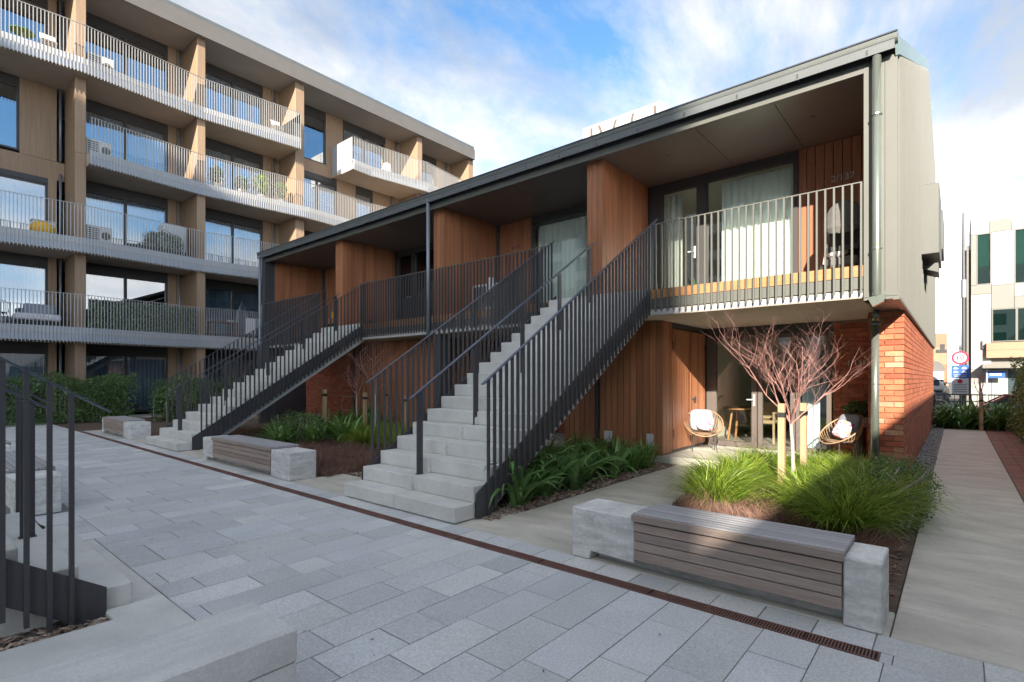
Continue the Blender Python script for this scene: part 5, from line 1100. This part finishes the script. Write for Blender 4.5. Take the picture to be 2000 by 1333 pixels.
for (a, b_, z0, z1, mu) in ((0.86, 1.50, 7.0, 9.95, None), (2.45, 3.15, 6.9, 9.95, None), (4.1, 4.8, 6.9, 9.95, None), (1.52, 2.55, 3.68, 5.55, None), (2.55, 3.6, 3.68, 5.55, None), (3.6, 4.65, 3.68, 5.55, None)):
    w = OB('window', frame(MB(), 'y', YO+0.0, a, b_, z0, z1, 0.05, 0.12), 'frame_metal'); part('pane', MB().box(a+0.05, b_-0.05, YO+0.06, YO+0.07, z0+0.05, z1-0.05), 'glass_green', w)
    part('blind', MB().box(a+0.06, b_-0.10, YO+0.09, YO+0.10, z0+(z1-z0)*0.36, z1-0.06), 'cloth_w', w) if z0 > 6 else None
OB('peach_panel', MB().box(1.28, 6, YO-0.35, YO-0.001, 3.20, 3.62).box(1.28, 6, YO-0.35, YO-0.001, 2.76, 3.19), 'orangeclad')
OB('canopy', MB().box(1.08, 6, YO-1.2, YO-0.001, 2.15, 2.40), 'render_g', bev=0.02)
single('wall_light', MB().box(1.08, 1.13, YO-0.12, YO-0.01, 3.35, 3.75).box(1.08, 1.22, YO-0.12, YO-0.06, 3.28, 3.35), 'dark', 'small dark L-shaped bracket lamp on the white office wall', 'lamp', loc=(1.1, YO, 3.3))
sg = thing('shop_sign', 'blue and white shop sign hanging below the office canopy', 'sign', (1.7, YO-0.6, 1.9)); part('board', MB().box(1.32, 2.05, YO-0.62, YO-0.58, 1.62, 1.98), 'bluesign', sg); part('lettering', MB().box(1.40, 1.90, YO-0.635, YO-0.622, 1.76, 1.86), 'white', sg); part('post', MB().box(1.26, 1.32, YO-0.64, YO-0.56, -0.5, 2.15), 'white', sg)
OB('side_wall', MB().box(0.36, 0.60, YO+0.5, YO+9, -0.68, 9.2), 'render_g'); OB('corner_pipe', MB().tube([(0.48, YO+0.3, 0), (0.48, YO+0.3, 9.4)], 0.07, 10), 'render_g')
# red roofed building far left
rbld = thing('red_roofed_building', 'orange-roofed building with an arch and grey shop awning far down the side street', 'building', (-6, 75, 0))
def RB(n, mb, m, **k): return part(n, mb, m, rbld, **k)
RB('wall', MB().box(-14, -0.9, 76, 84, -0.68, 3.2), 'rooftile'); RB('arch', MB().tube([(-2.0, 75.98, 2.6), (-2.0, 75.9, 2.6)], 1.0, 24), 'greyfab')
RB('upper_wall', MB().box(-14, -0.9, 77, 84, 3.2, 5.2), 'orangeclad'); RB('roof', MB().prism([(-14, 77, 5.2), (-14, 84, 5.2), (-14, 80.5, 7.0)], (13.1, 0, 0)), 'redsign' if False else 'orangeclad')
RB('awning', MB().box(-14, -1.1, 74.6, 75.9, 1.5, 2.4), 'white'); RB('shop_window', MB().box(-14, -1.1, 75.9, 75.95, 0, 1.5), 'carglass')
# street lamp pole, signs
YPst = 30.0
pl = thing('street_pole', 'tall dark street light pole left of the office building', 'street light', (0.22, 31.0, 0)); part('pole', MB().tube([(0.22, 31, -0.45), (0.22, 31, 6.0), (0.22, 31, 9.0)], [0.09, 0.07, 0.04], 10), 'dark', pl); part('bracket', MB().tube([(0.22, 31, 6.0), (0.22, 31, 5.2)], 0.11, 10), 'pipe_dark', pl)
cp = thing('traffic_camera', 'small dark camera bracket jutting left of the street pole', 'camera', (0.0, 31, 2.9)); part('body', MB().box(-0.75, -0.35, 30.9, 31.1, 2.75, 2.9).box(-0.6, -0.42, 30.95, 31.05, 2.9, 3.15), 'winframe', cp); part('arm', MB().tube([(-0.35, 31, 2.92), (0.2, 31, 2.92)], 0.02, 6), 'winframe', cp)
def disc(x_, y_, z_, r_): return MB().tube([(x_, y_, z_), (x_, y_-0.02, z_)], r_, 28)
sp = thing('speed_sign', 'round red-ringed speed limit sign reading 10 above the blue sign', 'sign', (0.10, 29.5, 0)); part('post', MB().tube([(0.10, 29.5, -0.45), (0.10, 29.5, 3.0)], 0.03, 8), 'winframe', sp)
part('ring', disc(0.10, 29.45, 2.46, 0.29), 'redsign', sp); part('face', disc(0.10, 29.428, 2.46, 0.21), 'white', sp); link('number', text_mesh('10', 0.30, 0.004, 'black'), sp, (0, 29.40-29.5, 2.46), (R(90), 0, 0))
b5s = thing('blue_parking_sign', 'blue square sign with white vehicle symbols under the speed sign', 'sign', (0.10, 29.46, 1.6)); part('board', MB().box(-0.19, 0.39, 29.44, 29.46, 1.60, 2.14), 'bluesign', b5s)
for (a, z_) in ((-0.12, 1.98), (0.16, 1.98), (-0.12, 1.82), (0.16, 1.82)): part('symbol', MB().box(a, a+0.16, 29.43, 29.438, z_, z_+0.05).box(a+0.03, a+0.11, 29.43, 29.438, z_+0.05, z_+0.085), 'white', b5s)
part('symbol', MB().box(-0.12, 0.32, 29.43, 29.438, 1.73, 1.745).box(-0.08, 0.28, 29.43, 29.438, 1.66, 1.69), 'white', b5s)
ws = thing('parking_notice', 'white parking notice with a red disc beneath the blue sign', 'sign', (0.10, 29.46, 0.9)); part('board', MB().box(-0.17, 0.38, 29.44, 29.46, 0.86, 1.58), 'white', ws); part('disc', MB().tube([(0.10, 29.438, 1.46), (0.10, 29.43, 1.46)], 0.09, 20), 'redsign', ws)
for i in range(4): part('text_line', MB().box(-0.10, 0.32, 29.43, 29.438, 1.30-i*0.1, 1.325-i*0.1), 'greyfab', ws)
# fence
fe = thing('street_fence', 'low dark metal bar fence along the street at the path end', 'fence', (1, 22.75, 0)); part('rail', MB().box(-1.0, 6, 22.74, 22.78, 1.02, 1.06).box(-1.0, 6, 22.74, 22.78, 0.80, 0.83).box(-1.0, 6, 22.74, 22.78, 0.15, 0.18), 'dark', fe)
for i in range(6): part('post', MB().box(-0.62+i*1.2, -0.56+i*1.2, 22.72, 22.78, 0, 1.12), 'dark', fe)
bm__ = MB().box(-0.008, 0.008, -0.008, 0.008, 0.15, 1.02).mesh('bar', 'dark')
for i in range(48): link('bar', bm__, fe, (-1.9+i*0.14, 0.01, 0))
# cars
def car(loc, rz, label, body, group='cars parked on the street'):
    t = thing('parked_car', label, 'car', loc, group, rz); w = 0.86
    prof = [(-2.1, 0.35), (-2.15, 0.75), (-2.0, 0.92), (-1.25, 1.0), (-0.55, 1.42), (0.9, 1.46), (1.7, 1.05), (2.1, 0.95), (2.15, 0.4)]
    lower = [(-2.1, 0.30), (-2.15, 0.72), (-2.0, 0.88), (-1.15, 0.98), (1.8, 1.0), (2.1, 0.92), (2.15, 0.35)]
    link('body', MB().prism([(x_, -w, z_) for x_, z_ in lower], (0, 2*w, 0)).mesh('body', body, bev=0.06), t)
    cab = [(-1.2, 0.97), (-0.5, 1.38), (0.85, 1.42), (1.65, 0.99)]
    link('windows', MB().prism([(x_, -w*0.9, z_) for x_, z_ in cab], (0, 1.8*w, 0)).mesh('windows', 'carglass', bev=0.04), t)
    link('roof', MB().prism([(-0.72, -w*0.88, 1.37), (-0.45, -w*0.88, 1.43), (0.85, -w*0.88, 1.47), (1.15, -w*0.88, 1.36), (0.85, -w*.88, 1.42), (-0.45, -w*.88, 1.385)], (0, 1.76*w, 0)).mesh('roof', body), t)
    for sy in (-1, 1):
        link('pillar', MB().tube([(-1.25, sy*w*0.9, 0.98), (-0.55, sy*w*0.88, 1.41), (0.85, sy*w*0.88, 1.45), (1.7, sy*w*0.9, 1.0)], 0.035, 6).tube([(0.2, sy*w*0.9, 0.98), (0.2, sy*w*0.88, 1.43)], 0.03, 6).mesh('pillar', body), t)
        for x_ in (-1.35, 1.35):
            wh = link('wheel', MB().tube([(x_, sy*(w-0.16), 0.32), (x_, sy*(w+0.02), 0.32)], 0.32, 20).mesh('wheel', 'black'), t)
            link('rim', MB().tube([(x_, sy*(w+0.021), 0.32), (x_, sy*(w+0.03), 0.32)], 0.2, 16).mesh('rim', 'railwhite'), wh)
    for sy in (-0.6, 0.6): link('headlight', MB().box(-2.17, -2.1, sy-0.15, sy+0.15, 0.62, 0.75).mesh('headlight', 'white', bev=0.02), t)
    return t
car((1.9, 26.3, -0.45), 0, 'red-orange car parked behind the street fence, its curved roof showing', 'carred')
car((-1.6, 52.0, -0.68), R(90), 'dark grey car in the side street behind the sign posts', 'greyfab')
van = thing('delivery_van', 'white van under the awning far down the side street', 'van', (-2.4, 64, -0.6)); part('body', MB().prism([(-4.4, 63, -0.3), (-4.4, 63, 1.75), (-1.6, 63, 1.8), (-1.0, 63, 1.1), (-0.6, 63, 0.8), (-0.55, 63, -0.3)], (0, 1.9, 0)), 'white', van, bev=0.08); part('windscreen', MB().box(-1.9, -1.25, 62.97, 63.0, 0.95, 1.5), 'carglass', van)
for x_ in (-3.7, -1.3): part('wheel', MB().tube([(x_, 62.95, -0.33), (x_, 63.2, -0.33)], 0.35, 18), 'black', van)
# pedestrian
def person(loc, rz, label):
    V = [(0, 0, 0.95), (0, 0, 1.15), (0, 0, 1.40), (0, 0, 1.50), (0, 0, 1.60), (0, 0, 1.70),
         (0.17, 0, 1.40), (0.24, 0.02, 1.15), (0.25, -0.10, 0.93), (-0.17, 0, 1.40), (-0.24, -0.02, 1.15), (-0.25, -0.16, 0.95),
         (0.10, 0, 0.88), (0.11, -0.16, 0.50), (0.11, -0.14, 0.08), (0.11, -0.30, 0.03), (-0.10, 0, 0.88), (-0.11, 0.08, 0.50), (-0.11, 0.26, 0.12), (-0.11, 0.14, 0.04)]
    E = [(0, 1), (1, 2), (2, 3), (3, 4), (4, 5), (2, 6), (6, 7), (7, 8), (2, 9), (9, 10), (10, 11), (0, 12), (12, 13), (13, 14), (14, 15), (0, 16), (16, 17), (17, 18), (18, 19)]
    rad = [0.15, 0.13, 0.15, 0.055, 0.095, 0.085, 0.07, 0.05, 0.035, 0.07, 0.05, 0.035, 0.10, 0.065, 0.045, 0.04, 0.10, 0.065, 0.045, 0.04]
    me = bpy.data.meshes.new('person'); me.from_pydata(V, E, []); o = link('person', me, None, loc, (0, 0, rz))
    me.materials.append(M['winframe'])
    sk = o.modifiers.new('skin', 'SKIN'); o.modifiers.new('sub', 'SUBSURF').levels = 1; o.modifiers['sub'].render_levels = 1
    for i, v in enumerate(me.skin_vertices[0].data): v.radius = (rad[i], rad[i]*0.8); v.use_root = (i == 0)
    tag(o, label, 'person')
    link('hair', MB().ell((0, 0.02, 1.70), (0.10, 0.11, 0.11), 14, 10).mesh('hair', 'black', smooth=True), o)
    link('face', MB().ell((0, -0.045, 1.64), (0.075, 0.06, 0.10), 14, 10).mesh('face', 'skin', smooth=True), o)
    return o
person((-0.47, 38.9, -0.42), R(60), 'person in dark clothes walking across the street beyond the brick wall')

# ------------------------------------------------------------------ one label per plant: rows and places as they appear in the picture
def proj_u(o):
    x_, y_ = o.location.x, o.location.y; D = -0.6475*x_+0.762*y_; return (0.762*x_+0.6475*y_)/D
ORD = ['first', 'second', 'third', 'fourth', 'fifth', 'sixth', 'seventh', 'eighth', 'ninth', 'tenth']
def relabel(group, what, where, nrow):
    obs = sorted([o for o in scn.objects if o.get('group') == group], key=lambda o: o.location.y); n = len(obs); k = math.ceil(n/nrow)
    names = {1: [''], 2: ['front', 'back'], 3: ['front', 'middle', 'back'], 4: ['front', 'second', 'third', 'back']}[nrow]
    for i in range(nrow):
        row = sorted(obs[i*k:(i+1)*k], key=proj_u)
        for j, o in enumerate(row): o['label'] = ('%s, %s from the left%s %s' % (what, ORD[j], (' in the %s row' % names[i]) if names[i] else '', where)).strip()
relabel('green grass tussocks in the bed behind the nearest bench', 'bright green tussock', 'behind the nearest bench', 4)
relabel('strap-leaf lilies beside the nearest staircase', 'glossy strap-leaf lily', 'beside the nearest staircase', 2)
relabel('broad-leaf plants under the farther staircase', 'dark broad-leaf clump', 'under the farther staircase', 3)
relabel('fine strap-leaf clumps by the timber store', 'fine strap-leaf clump', 'by the timber store', 2)
relabel('broad-leaf plants at the path end', 'broad-leaf clump', 'at the path end', 2)
relabel('grass tussocks in the bed between the staircases', 'shaded grass tussock', 'between the staircases', 3)
